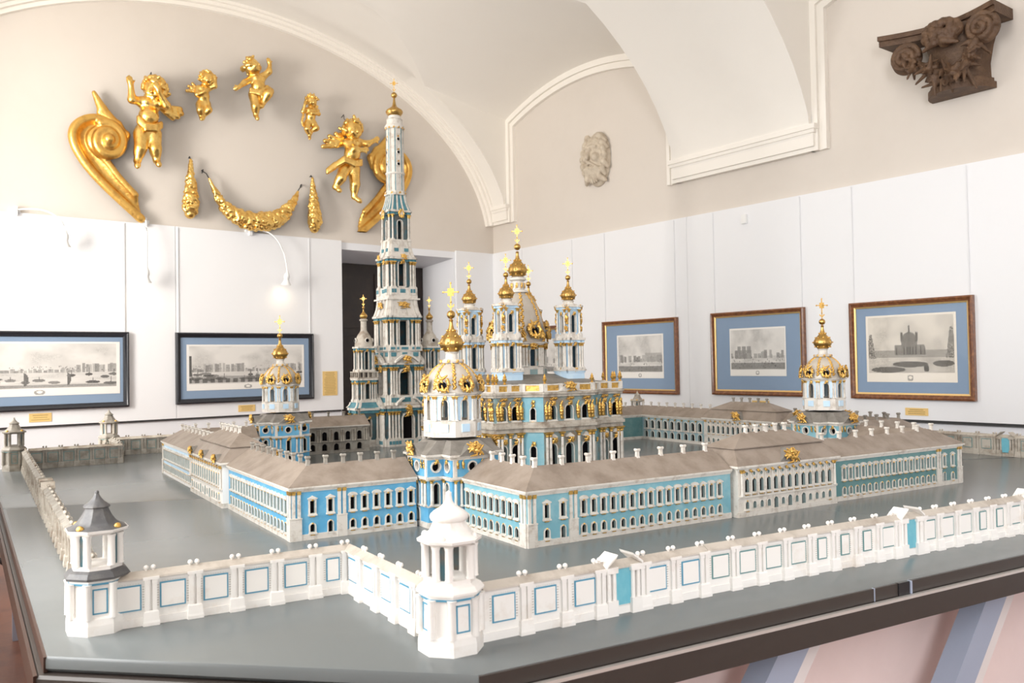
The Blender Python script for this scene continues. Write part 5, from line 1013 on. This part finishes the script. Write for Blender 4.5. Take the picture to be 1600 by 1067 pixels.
def fence_tower(label, u, v, cap, wm, rm, s=1.0, line=line_blue):
    o = thing('model_corner_tower', label, 'model tower', M(u, v), A_U); r = 0.064 * s
    def oc(q, z, c=0.42): k = r * q; return [(x, y, z) for x, y in ((-k, -k * c), (-k * c, -k), (k * c, -k), (k, -k * c), (k, k * c), (k * c, k), (-k * c, k), (-k, k * c))]
    B = MB(); B.loft([oc(1.0, 0), oc(1.0, 0.022), oc(0.97, 0.036), oc(0.88, 0.040), oc(0.86, 0.112), oc(0.92, 0.116), oc(0.92, 0.123)]); build('base', B, wm, o)
    B = MB(); B.loft([oc(0.935, 0.112), oc(0.935, 0.1165)], caps=(False, False)); build('blue_band', B, line, o)
    for k in range(8):
        a = k * math.pi / 4; fr = k % 2 == 0; T = TR(0, 0, 0, a); dist = r * (0.87 if fr else 0.87 * 1.005)
        if fr:
            B = MB(); w = r * 0.25
            for x0, x1, z0, z1 in ((-w, w, 0.046, 0.049), (-w, w, 0.100, 0.103), (-w, -w + 0.003, 0.046, 0.103), (w - 0.003, w, 0.046, 0.103)): B.box(x0, x1, -dist - 0.0015, -dist + 0.004, z0, z1)
            build('panel_frame', B, line, o, M4=T)
        for x in (-0.42, 0.42) if fr else ():
            B = MB(); B.lathe([(0.009 * s, 0.036), (0.008 * s, 0.108), (0.0105 * s, 0.115)], 10, 0, (x * r * 1.0, -dist - 0.002, 0)); build('column', B, wm, o, 40, M4=T)
    B = MB(); B.loft([oc(1.04, 0.123), oc(1.05, 0.128), oc(0.94, 0.138), oc(0.80, 0.143)], caps=(True, True)); build('skirt_roof', B, rm if cap != 'onion' else wm, o)
    B = MB(); B.loft([oc(0.80, 0.143), oc(0.80, 0.152)]); build('lantern_floor', B, wm, o)
    for x, y, _ in oc(0.70, 0, 0.56):      # open lantern on eight posts, dark blue strips across the cut corners
        B = MB(); B.lathe([(0.0095 * s, 0.152), (0.0085 * s, 0.156), (0.0082 * s, 0.214), (0.0105 * s, 0.222)], 10, 0, (x, y, 0)); build('lantern_post', B, wm, o, 40)
    for k in range(4):
        B = MB(); B.box(-0.007, 0.007, -r * 0.765, -r * 0.73, 0.152, 0.222); build('blue_strip', B, twall, o, M4=TR(0, 0, 0, k * math.pi / 2 + math.pi / 4))
    B = MB(); B.loft([oc(0.80, 0.222), oc(0.86, 0.226), oc(0.98, 0.228), oc(1.0, 0.234)], caps=(True, True)); build('lantern_cornice', B, wm, o)
    for k in range(4):
        T = TR(0, 0, 0, k * math.pi / 2 + math.pi / 4); B = MB(); B.ball((0, -r * 0.86, 0.238), (0.010 * s, 0.007 * s, 0.008), 0, 8, 5); build('scroll_ornament', B, gilt if cap != 'onion' else wm, o, 60, M4=T)
    B = MB()
    if cap == 'onion':
        B.loft([oc(0.95, 0.234), oc(0.80, 0.240), oc(0.62, 0.250), oc(0.52, 0.262), oc(0.50, 0.268)]); build('roof', B, rm, o, 30)
        B = MB(); B.lathe([(0.030, 0.266), (0.040, 0.270), (0.043, 0.276), (0.041, 0.283), (0.033, 0.290), (0.022, 0.296), (0.013, 0.302), (0.008, 0.310), (0.006, 0.322), (0.0065, 0.327), (0.001, 0.331)], 24, 0, rib=(16, -0.07)); build('onion_dome', B, rm, o, 50)
    else:
        B.loft([oc(0.98, 0.234), oc(0.78, 0.240), oc(0.62, 0.249), oc(0.48, 0.262), oc(0.38, 0.276), oc(0.36, 0.281)]); build('roof', B, rm, o, 20)
        B = MB(); B.loft([oc(0.40, 0.280), oc(0.44, 0.282), oc(0.40, 0.286), oc(0.24, 0.294), oc(0.12, 0.304), oc(0.06, 0.313)]); B.ball((0, 0, 0.314), 0.005, 0, 8, 5); build('cap', B, rm, o, 30)
    return o
fence_tower('white onion-capped corner tower at the front of the enclosure wall', -1.872, -2.478, 'onion', plasterw, plasterw)
fence_tower('dark-roofed corner tower at the lower left of the table', -2.485, -1.885, 'pagoda', plasterw, leadm)
fence_tower('small grey corner tower at the far left edge of the photo', -2.53, 1.925, 'pagoda', plasterg, plasterg, line=line_teal)
fence_tower('small pale corner tower behind the grey enclosure wall, back left', -1.935, 2.53, 'pagoda', plasterd, plasterg, line=line_teal)
fence_tower('distant corner tower whose spire peeps over the far wing roof', 2.43, 2.03, 'pagoda', plasterd, plasterd, line=line_teal)
# ================================================================== carvings on the walls
def PXL(x, y, d=0.12):     # measured point of the end wall, d in front of it -> local (x right, z up)
    r = RM @ np.array([x - 800, y - 533.5, FPX]); t_ = (KC @ N1 - d) / (r[:2] @ N1); q = r * t_; return -float((q[:2] - KC) @ -W1), float(q[2] + EYE)
def PXR(x, y, d=0.12):
    r = RM @ np.array([x - 800, y - 533.5, FPX]); t_ = (KC @ N2 - d) / (r[:2] @ N2); q = r * t_; return float((KC - q[:2]) @ W2), float(q[2] + EYE)
def putto(label, J, rh, cell, wings=(), drape=(), look=(0, 0), nail=None, seed=1):
    """gilded cherub: joints in photo pixels, made one continuous body in front of the wall"""
    sx, sz = PXL(*J['pelvis']); D = 0.14
    t = thing('gilded_cherub', label, 'sculpture', LW(-sx, sz, 0.0), A1)
    def p(k, dy=0.0):
        q = J[k] if isinstance(k, str) else k; x, z = PXL(q[0], q[1]); dd = q[2] if len(q) > 2 else 0.0
        return np.array([x - sx, -D - dd * rh, z - sz])
    pts = [p(k) for k in J]; lo = np.min(pts, 0) - 2.0 * rh; hi = np.max(pts, 0) + 2.0 * rh; lo[1], hi[1] = -D - 2.4 * rh, min(-0.005, -D + 2.2 * rh)
    F = Field(lo, hi, cell); k = 0.22 * rh; C = lambda a, b, ra, rb, kk=k: F.cone(a, b, ra * rh * (1.12 if ra > 0.19 else 1), rb * rh * (1.12 if ra > 0.19 else 1), kk)
    pel, bel, che, neck, head = p('pelvis'), p('belly'), p('chest'), p('neck'), p('head')
    F.ell(pel, (0.92 * rh, 0.72 * rh, 0.72 * rh), k); F.ell(bel + [0, -0.15 * rh, 0], (0.86 * rh, 0.80 * rh, 0.85 * rh), 0.35 * rh); F.ell(che, (0.92 * rh, 0.66 * rh, 0.80 * rh), 0.35 * rh); C(che, neck, 0.5, 0.36)
    C(neck, head, 0.36, 0.42)
    for s in ('l', 'r'):
        sh, el, wr, ha = p(s + 'sh'), p(s + 'el'), p(s + 'wr'), p(s + 'ha')
        C(sh, el, 0.40, 0.30); C(el, wr, 0.32, 0.20); F.ell(sh, 0.42 * rh, k)
        dv = ha - wr; dv /= np.linalg.norm(dv) + 1e-9; sd = np.cross(dv, [0, 1, 0]); sd /= np.linalg.norm(sd) + 1e-9
        C(wr, wr + dv * 0.32 * rh, 0.20, 0.24, 0.1 * rh)
        for i in range(4):
            b0 = wr + dv * 0.42 * rh + sd * (i - 1.5) * 0.13 * rh; ln = (0.34, 0.42, 0.40, 0.30)[i] * rh; C(b0, b0 + dv * ln * 0.55 + np.array([0, -0.05 * rh, 0]), 0.10, 0.09, 0.03 * rh); C(b0 + dv * ln * 0.55 + np.array([0, -0.05 * rh, 0]), b0 + dv * ln + np.array([0, 0.05 * rh, 0]), 0.09, 0.075, 0.03 * rh)
        C(wr + dv * 0.15 * rh - sd * 0.16 * rh, wr + dv * 0.40 * rh - sd * 0.42 * rh, 0.11, 0.085, 0.03 * rh)
        hp, kn, an, to = p(s + 'hp'), p(s + 'kn'), p(s + 'an'), p(s + 'to')
        C(hp, kn, 0.62, 0.44); C(kn, an, 0.46, 0.25); F.ell(kn + (an - kn) * 0.35 + [0, 0.1 * rh, 0], 0.44 * rh, k); C(an, to, 0.25, 0.20); C(to, to + (to - an) * 0.35, 0.20, 0.13)
    # head with face
    lx, lz = look; R = np.array(Matrix.Rotation(lx, 3, 'Z') @ Matrix.Rotation(lz, 3, 'X')); h = lambda a: head + R @ (np.array(a, float) * rh)
    F.ell(head, (0.92 * rh, 0.95 * rh, 1.02 * rh), 0.1 * rh); F.ell(h((0, -0.35, -0.45)), (0.66 * rh, 0.62 * rh, 0.55 * rh), 0.2 * rh)
    for s in (-1, 1):
        F.ell(h((s * 0.38, -0.72, -0.32)), 0.30 * rh, 0.15 * rh); F.ell(h((s * 0.36, -0.93, 0.02)), (0.20 * rh, 0.14 * rh, 0.13 * rh), cut=True); F.ell(h((s * 0.36, -0.84, 0.0)), 0.135 * rh, 0.02 * rh); F.ell(h((s * 0.92, 0.0, -0.1)), (0.12 * rh, 0.2 * rh, 0.25 * rh), 0.05 * rh)
    F.cone(h((0, -0.92, 0.05)), h((0, -1.10, -0.22)), 0.10 * rh, 0.15 * rh, 0.08 * rh); F.ell(h((0, -0.93, -0.50)), (0.22 * rh, 0.12 * rh, 0.09 * rh), 0.05 * rh); F.ell(h((0, -1.06, -0.475)), (0.2 * rh, 0.07 * rh, 0.025 * rh), cut=True); F.ell(h((0, -0.80, -0.78)), 0.20 * rh, 0.12 * rh)
    F.ell(bel + [0, -0.97 * rh, -0.1 * rh], 0.08 * rh, cut=True)
    for s in (-1, 1): F.ell(che + [s * 0.42 * rh, -0.48 * rh, 0.12 * rh], 0.34 * rh, 0.2 * rh)
    build('body', F.mb(), gold, t, 180)
    r = np.random.default_rng(seed); HF = Field(head - 1.6 * rh, head + 1.6 * rh, cell * 0.9)
    for i in range(70):
        v = r.normal(size=3); v /= np.linalg.norm(v)
        if v[1] < -0.45 and v[2] < 0.55 or v[2] < -0.55: continue
        c = head + R @ (v * np.array([0.96, 0.98, 1.05]) * rh); HF.cone(c, c + r.normal(size=3) * 0.16 * rh, 0.24 * rh, 0.16 * rh, 0.03 * rh)
    build('hair', HF.mb(), gold, t, 70)
    for w in wings:
        root, tips = w; a = p(root); pts2 = [p(q) for q in tips]; lo2 = np.min(pts2 + [a], 0) - rh * 0.6; hi2 = np.max(pts2 + [a], 0) + rh * 0.6; lo2[1] -= 0.02; W = Field(lo2, hi2, cell * 0.9)
        for i, q in enumerate(pts2):
            for j in range(3):
                f = 1 - j * 0.28; b = a + (q - a) * f + np.array([0, -0.10 * rh * j, -0.08 * rh * j]); W.cone(a + (q - a) * 0.1, b, 0.25 * rh, 0.24 * rh, 0.05 * rh)
        build('wing', W.mb(), gold, t, 60)
    if drape:
        pts2 = [p(q) for q in drape]; lo2 = np.min(pts2, 0) - rh * 0.9; hi2 = np.max(pts2, 0) + rh * 0.9; W = Field(lo2, hi2, cell * 0.9)
        for a, b in zip(pts2[:-1], pts2[1:]):
            for o_ in (-0.22, 0.0, 0.22): W.cone(a + [0, 0, o_ * rh], b + [0, 0, o_ * 0.8 * rh], 0.20 * rh, 0.17 * rh, 0.05 * rh)
        build('drapery', W.mb(), gold, t, 60)
    if nail:
        a = p(nail); m = MB(); m.tube([(a[0], 0, a[2] + 0.03), (a[0], -0.05, a[2] + 0.05), (a[0], -0.06, a[2]), (a[0], -D, head[2] + 0.8 * rh)], 0.004, 6); build('hook', m, blackm, t)
    return t
def limbs(l, r, kl, kr):   # (shoulder, elbow, wrist, hand) and (hip, knee, ankle, toe) for both sides
    d = {}
    for s, a, b in (('l', l, kl), ('r', r, kr)): d.update(zip((s + 'sh', s + 'el', s + 'wr', s + 'ha'), a)); d.update(zip((s + 'hp', s + 'kn', s + 'an', s + 'to'), b))
    return d
putto('large gilded cherub with raised arm, beside the left scroll', dict(head=(240, 141, 0.2), neck=(236, 153), chest=(233, 165), belly=(230, 184, 0.1), pelvis=(229, 202), **limbs([(220, 160), (203, 158, 0.4), (200, 137, 0.6), (197, 124, 0.6)], [(246, 161), (253, 170, 1.0), (238, 150, 1.5), (233, 138, 1.5)], [(220, 210), (217, 233, 0.3), (213, 253, 0.1), (211, 261, 0.5)], [(239, 210), (240, 234, 0.3), (243, 252, 0.1), (244, 259, 0.5)])), 0.106, 0.0120,
      wings=[((252, 165, -0.6), [(286, 176, -0.6), (280, 181, -0.6), (272, 183, -0.6), (284, 169, -0.6)])], drape=[(213, 190, 0.5), (222, 203, 0.9), (238, 204, 0.9), (248, 198, 0.5)], look=(-0.6, 0.3), nail=(240, 118), seed=2)
putto('small gilded cherub with folded hands, second from the left', dict(head=(321, 124, 0.3), neck=(318, 134), chest=(316, 142), belly=(316, 152, 0.1), pelvis=(317, 162), **limbs([(309, 139), (305, 150, 0.5), (312, 148, 1.1), (316, 145, 1.2)], [(324, 139), (332, 137, 0.6), (332, 128, 0.8), (331, 123, 0.8)], [(312, 165), (309, 174, 0.7), (312, 184, 0.3), (311, 188, 0.6)], [(321, 165), (322, 174, 0.7), (316, 182, 0.3), (314, 187, 0.6)])), 0.066, 0.0085,
      wings=[((311, 141, -0.6), [(293, 141, -0.6), (296, 134, -0.6), (302, 130, -0.6)])], look=(0.3, 0.25), seed=3)
putto('gilded cherub striding with one arm thrown up, at the top of the group', dict(head=(391, 106, 0.2), neck=(397, 116), chest=(401, 126), belly=(401, 137, 0.1), pelvis=(400, 147), **limbs([(392, 124), (379, 131, 0.4), (370, 138, 0.5), (364, 141, 0.5)], [(409, 121), (417, 114, 0.4), (417, 104, 0.6), (415, 97, 0.6)], [(396, 150), (396, 168, 0.4), (398, 181, 0.1), (398, 187, 0.5)], [(406, 148), (413, 150, 0.9), (407, 164, 0.4), (404, 169, 0.7)])), 0.084, 0.010,
      drape=[(388, 144, 0.5), (400, 149, 0.9), (412, 141, 0.7), (424, 144, 0.1)], look=(0.5, -0.3), seed=4)
putto('smallest gilded cherub hugging itself, above the garland', dict(head=(484, 159, 0.3), neck=(484, 168), chest=(483, 175), belly=(483, 183, 0.1), pelvis=(483, 191), **limbs([(476, 173), (470, 176, 0.5), (471, 167, 0.9), (472, 162, 0.9)], [(490, 173), (494, 180, 0.6), (486, 181, 1.2), (482, 180, 1.2)], [(479, 194), (476, 203, 0.6), (481, 213, 0.3), (480, 218, 0.6)], [(488, 194), (490, 202, 0.7), (484, 206, 0.3), (482, 210, 0.6)])), 0.060, 0.0082,
      wings=[((490, 175, -0.6), [(499, 172, -0.6), (497, 166, -0.6), (494, 163, -0.6)])], drape=[(472, 180, 0.2), (470, 190, 0.1), (472, 196, 0.0)], look=(0.0, 0.3), seed=5)
putto('large winged gilded cherub reaching toward the bell tower spire', dict(head=(547, 204, 0.3), neck=(548, 216), chest=(549, 227), belly=(547, 242, 0.1), pelvis=(544, 257), **limbs([(540, 224), (545, 236, 0.9), (557, 238, 1.0), (566, 236, 1.0)], [(558, 223), (568, 227, 0.5), (577, 223, 0.7), (582, 220, 0.7)], [(537, 263), (527, 280, 0.6), (521, 293, 0.2), (524, 299, 0.6)], [(551, 265), (551, 289, 0.3), (551, 308, 0.1), (556, 315, 0.5)])), 0.104, 0.012,
      wings=[((541, 224, -0.5), [(507, 228, -0.5), (510, 219, -0.5), (517, 212, -0.5), (527, 208, -0.5), (534, 209, -0.5)])], drape=[(558, 256, 0.6), (545, 259, 1.0), (531, 252, 0.8), (520, 260, 0.3), (510, 268, 0.0)], look=(0.1, 0.2), nail=(542, 184), seed=6)
# two broad scrolls
def volute(label, c, mir, sc_, seed):
    cx, cz = PXL(*c); t = thing('gilded_scroll', label, 'carving', LW(-cx, cz, 0), A1); k = 0.0062 * sc_
    P = lambda x, y, d=0.07: np.array([mir * (x - 168.7) * k, -d, (219.3 - y) * k])
    outer = [(217, 329), (189, 305), (158, 277), (135, 250), (122, 223), (125, 203), (142, 189), (162, 186), (180, 190)]
    inner = [(209, 294), (196, 281), (183, 267), (173, 253), (164, 243), (154, 236), (146, 226), (146, 211), (160, 199)]
    sm = lambda pts: [tuple(np.interp(x_, range(len(pts)), np.array(pts)[:, c_]) for c_ in (0, 1)) for x_ in np.linspace(0, len(pts) - 1, 33)]
    ch = lambda pts: pts if len(pts) > 60 else ch([pts[0]] + [q for a, b in zip(pts[:-1], pts[1:]) for q in (tuple(0.75 * np.array(a) + 0.25 * np.array(b)), tuple(0.25 * np.array(a) + 0.75 * np.array(b)))] + [pts[-1]])
    outer, inner = ch(outer), ch(inner)
    lo = np.array([-0.42, -0.26, -0.75]); hi = np.array([0.42, -0.004, 0.55]); F = Field(lo, hi, 0.011)
    for i in range(len(outer) - 1):
        for j in range(7):
            a = j / 6; q0 = P(*outer[i]) * (1 - a) + P(*inner[i]) * a; q1 = P(*outer[i + 1]) * (1 - a) + P(*inner[i + 1]) * a; dep = 0.045 * math.sin(a * math.pi); q0[1] += dep; q1[1] += dep; F.cone(q0, q1, 0.036 if j == 0 else 0.022 if j < 6 else 0.026, 0.036 if j == 0 else 0.022 if j < 6 else 0.026, 0.012)
    for i in range(40):
        a0, a1 = i / 40 * 3.4 * math.pi, (i + 1) / 40 * 3.4 * math.pi; R0, R1 = 27 - 20 * i / 40, 27 - 20 * (i + 1) / 40
        q = lambda a, R, ii: P(168.7 + R * math.cos(2.2 - a * -1) * 0.9, 219.3 - R * math.sin(2.2 - a * -1), 0.09 + 0.06 * ii / 40) if False else P(168.7 + R * math.cos(1.9 - a) * 0.9, 219.3 - R * math.sin(1.9 - a), 0.09 + 0.06 * ii / 40)
        F.cone(q(a0, R0, i), q(a1, R1, i + 1), 0.045 - 0.02 * i / 40, 0.045 - 0.02 * (i + 1) / 40, 0.012)
    F.ell(P(168.7, 219.3, 0.10), (0.11 * sc_, 0.06, 0.11 * sc_), 0.02); F.ell(P(168, 219, 0.17), 0.05 * sc_, 0.015)
    build('scroll', F.mb(), goldold, t, 60)
    L = Field(lo, hi, 0.011)
    for a, b, r0, r1 in (((178, 190), (163, 172), 0.05, 0.04), ((163, 172), (152, 150), 0.045, 0.02), ((172, 186), (160, 178), 0.045, 0.03), ((184, 192), (195, 208), 0.045, 0.035), ((196, 205), (192, 220), 0.04, 0.03)): L.cone(P(*a), P(*b), r0 * sc_, r1 * sc_, 0.015)
    build('acanthus_leaf', L.mb(), goldold, t, 60)
volute('broad gilded scroll at the far left of the carvings', (168.7, 219.3), 1, 1.0, 1); volute('broad gilded scroll half hidden behind the bell tower', (606, 262), -1, 1.12, 2)
# garland of flowers, and two drops
def rough(path, rads, n, seed, cell, flat=0.75, rr=(0.25, 0.42)):
    lo = np.min(path, 0) - max(rads) * 1.6; hi = np.max(path, 0) + max(rads) * 1.6; hi[1] = min(hi[1], -0.004); F = Field(lo, hi, cell); r = np.random.default_rng(seed)
    for i in range(len(path) - 1): F.cone(path[i], path[i + 1], rads[i] * 0.85, rads[i + 1] * 0.85, 0.01)
    for i in range(n):
        q = r.uniform(0, len(path) - 1.001); j = int(q); f = q - j; c = path[j] * (1 - f) + path[j + 1] * f; R = rads[j] * (1 - f) + rads[j + 1] * f; tan = path[j + 1] - path[j]; tan /= np.linalg.norm(tan); nrm = np.cross(tan, [0, 1, 0]); a = r.uniform(-1.5, 1.5); c = c + R * 0.85 * (math.sin(a) * nrm + math.cos(a) * np.array([0, -1, 0])); s = R * r.uniform(*rr)
        F.ell(c, s, 0.004)
        if i % 3 == 0: F.ell(c + np.array([0, -s * 0.9, 0]), s * 0.45, 0.004, cut=True); F.ell(c + np.array([0, -s * 0.7, 0]), s * 0.25, 0.003)
    return F.mb()
gp = [(326.5, 279), (335, 298), (343, 313), (352.6, 326), (364, 336), (378, 342), (392, 346), (407, 347), (420, 346), (433, 341), (444, 333), (453, 322), (460, 311), (465, 299)]
sx, sz = PXL(405, 340); t = thing('gilded_garland', 'crescent-shaped gilded flower garland hanging under the cherubs', 'carving', LW(-sx, sz, 0), A1)
path = [np.array([PXL(*q, 0.08)[0] - sx, -0.085, PXL(*q, 0.08)[1] - sz]) for q in gp]; rads = [0.012, 0.03, 0.045, 0.06, 0.07, 0.08, 0.086, 0.09, 0.085, 0.078, 0.066, 0.05, 0.035, 0.012]
build('garland_body', rough(path, rads, 340, 21, 0.0085), gold, t, 60)
m = MB(); m.lathe([(0.055, 0), (0.06, 0.012), (0.05, 0.022), (0.03, 0.018), (0.02, 0.03)], 18, 0); m.move(Matrix.Translation(path[7] + np.array([0, -0.075, 0])) @ Matrix.Rotation(math.radians(90), 4, 'X')); build('rosette', m, gold, t, 40)
for e, (hx, hy), nm in ((path[0], (318, 265), 0), (path[-1], (473, 288), 1)):
    h = np.array([PXL(hx, hy, 0.08)[0] - sx, -0.03, PXL(hx, hy, 0.08)[1] - sz]); m = MB(); m.tube([e, (e + h) / 2 + np.array([0.01, 0, 0.01]), h, h + np.array([0.02, 0.015, 0.015]), h + np.array([0.015, 0.03, -0.02])], 0.005, 6); build('hook', m, blackm, t)
for lab, (x0, y0), (x1, y1), tilt, sd in (('long gilded drop ornament hanging left of the garland', (297, 250), (296, 334), 0, 31), ('short gilded tassel hanging right of the garland', (487, 279), (490, 357), 1, 33)):
    sx, sz = PXL(x0, y0); t = thing('gilded_drop', lab, 'carving', LW(-sx, sz, 0), A1); n = 9; path = []; rads = []
    for i in range(n):
        q = i / (n - 1); x, z = PXL(x0 + (x1 - x0) * q, y0 + (y1 - y0) * q, 0.06); path.append(np.array([x - sx, -0.075, z - sz])); rads.append((0.016, 0.026, 0.034, 0.046, 0.056, 0.064, 0.074, 0.078, 0.06)[i])
    build('drop_body', rough(path, rads, 150, sd, 0.0075, rr=(0.22, 0.36)), gold, t, 60)
    m = MB(); m.tube([path[0], path[0] + np.array([0, 0.03, 0.035]), path[0] + np.array([0.008, 0.07, 0.03])], 0.006, 6); build('hook', m, blackm, t)
# plaster mask on the long wall
sx, sz = PXR(923, 247); t = thing('plaster_mask', 'pale plaster mask of a bearded face on the right wall', 'sculpture', RW(sx, sz, 0), R2); F = Field((-0.30, -0.24, -0.36), (0.30, -0.004, 0.36), 0.010)
F.ell((0, 0.0, 0), (0.225, 0.11, 0.285), 0.03); F.ell((0, -0.06, 0.05), (0.14, 0.09, 0.18), 0.03)
for s in (-1, 1):
    F.ell((s * 0.06, -0.15, 0.07), (0.035, 0.03, 0.022), cut=True); F.ell((s * 0.06, -0.128, 0.068), 0.020, 0.004); F.cone((s * 0.02, -0.15, 0.11), (s * 0.10, -0.13, 0.105), 0.018, 0.014, 0.01); F.ell((s * 0.08, -0.12, 0.0), 0.045, 0.02)
    for i in range(7): a = i / 6; F.cone((s * (0.10 + 0.1 * math.sin(a * 3)), -0.085, 0.22 - 0.42 * a), (s * (0.19 + 0.03 * math.sin(i * 2)), -0.05, 0.16 - 0.40 * a), 0.038, 0.022, 0.01)
    for i in range(4): F.cone((s * (0.015 + 0.03 * i), -0.12, -0.11), (s * (0.02 + 0.035 * i), -0.08, -0.25 + 0.012 * i), 0.026, 0.014, 0.008)
    F.cone((s * 0.01, -0.155, -0.055), (s * 0.08, -0.12, -0.09), 0.02, 0.012, 0.008)
F.cone((0, -0.145, 0.09), (0, -0.175, 0.0), 0.018, 0.030, 0.015); F.ell((0, -0.16, -0.085), (0.04, 0.03, 0.012), cut=True); F.ell((0, -0.135, -0.105), (0.035, 0.02, 0.014), 0.01)
build('mask', F.mb(), plastercast, t, 70, scale=(0.84, 1.0, 1.04))
# carved oak capital
sx, sz = PXR(1475, 78); t = thing('oak_capital', 'dark carved oak column capital mounted high on the right wall', 'carving', RW(sx, sz, 0), R2)
Q = lambda x, y, d=0.14: np.array([PXR(x, y, d)[0] - sx, -d, PXR(x, y, d)[1] - sz])
a, b = Q(1382, 68, 0.2), Q(1562, 6, 0.2); xl, xr = a[0], b[0]; zt = (a[2] + b[2]) / 2 + 0.02
m = MB()
for i in range(16):
    q0, q1 = i / 16, (i + 1) / 16
    f = lambda q: (xl + (xr - xl) * q, -0.30 + 0.13 * math.sin(q * math.pi))
    (xa, ya), (xb, yb) = f(q0), f(q1)
    for z0, z1, o_ in ((zt - 0.035, zt, 0.0), (zt - 0.075, zt - 0.035, 0.022)): m.add([(xa, ya + o_, z0), (xb, yb + o_, z0), (xb, -0.004, z0), (xa, -0.004, z0), (xa, ya + o_, z1), (xb, yb + o_, z1), (xb, -0.004, z1), (xa, -0.004, z1)], [(0, 3, 2, 1), (4, 5, 6, 7), (0, 1, 5, 4), (3, 7, 6, 2)] + ([(0, 4, 7, 3)] if i == 0 else []) + ([(1, 2, 6, 5)] if i == 15 else []))
build('abacus', m, darkwood, t)
nb, nc = Q(1442, 143), Q(1543, 120); zb = (nb[2] + nc[2]) / 2; nx0, nx1 = nb[0], nc[0]
m = MB(); mid = (nx0 + nx1) / 2; hw_ = (nx1 - nx0) / 2
for z0, z1, w in ((zb - 0.06, zb - 0.015, 1.0), (zb - 0.015, zb + 0.015, 0.93)): m.loft([[(mid + hw_ * w * math.cos(a_), -0.004 - 0.25 * w * math.sin(a_), z) for a_ in [math.pi * i / 14 for i in range(15)]] for z in (z0, z1)])
m.loft([[(mid + hw_ * w * math.cos(a_), -0.004 - 0.22 * w * math.sin(a_), z) for a_ in [math.pi * i / 14 for i in range(15)]] for w, z in ((0.86, zb), (0.84, zb + 0.12), (0.95, zb + 0.25), (1.15, zt - 0.06))]); build('bell', m, darkwood, t, 40)
for (px, py) in ((1414, 92), (1533, 42)):
    c = Q(px, py, 0.24); F = Field(c - 0.17, c + 0.17, 0.009)
    for i in range(46):
        a0, a1 = i / 46 * 4.4 * math.pi, (i + 1) / 46 * 4.4 * math.pi; R0, R1 = 0.105 - 0.088 * i / 46, 0.105 - 0.088 * (i + 1) / 46; F.cone(c + np.array([R0 * math.cos(a0), -0.03 * i / 46, R0 * math.sin(a0)]), c + np.array([R1 * math.cos(a1), -0.03 * (i + 1) / 46, R1 * math.sin(a1)]), 0.019, 0.019, 0.003)
    F.ell(c + np.array([0, 0.03, 0]), (0.115, 0.045, 0.115), 0.008); build('volute', F.mb(), darkwood, t, 60)
gp = [Q(1424, 100, 0.26), Q(1440, 108, 0.27), Q(1458, 116, 0.28), Q(1476, 118, 0.28), Q(1494, 110, 0.28), Q(1508, 96, 0.27), Q(1518, 78, 0.27), Q(1526, 58, 0.26)]
r = np.random.default_rng(5); F = Field(np.min(gp, 0) - 0.13, np.max(gp, 0) + 0.13, 0.009)
for i in range(120):
    q = r.uniform(0, len(gp) - 1.01); j = int(q); c = gp[j] + (gp[j + 1] - gp[j]) * (q - j) + r.normal(size=3) * np.array([0.02, 0.018, 0.02]); dv = r.normal(size=3) * 0.045; dv[2] -= 0.02; F.cone(c, c + dv, 0.019, 0.008, 0.003)
build('leaf_garland', F.mb(), darkwood, t, 60)
c = Q(1472, 52, 0.26); F = Field(c - 0.19, c + 0.19, 0.009)
for i in range(70): v = r.normal(size=3); v /= np.linalg.norm(v); v[1] = -abs(v[1]); F.ell(c + v * np.array([0.125, 0.06, 0.085]), r.uniform(0.018, 0.032), 0.003)
for s in (-1, 1): F.cone(c + np.array([s * 0.03, -0.05, -0.07]), c + np.array([s * 0.12, -0.03, -0.10]), 0.03, 0.012, 0.006)
build('grape_cluster', F.mb(), darkwood, t, 60)
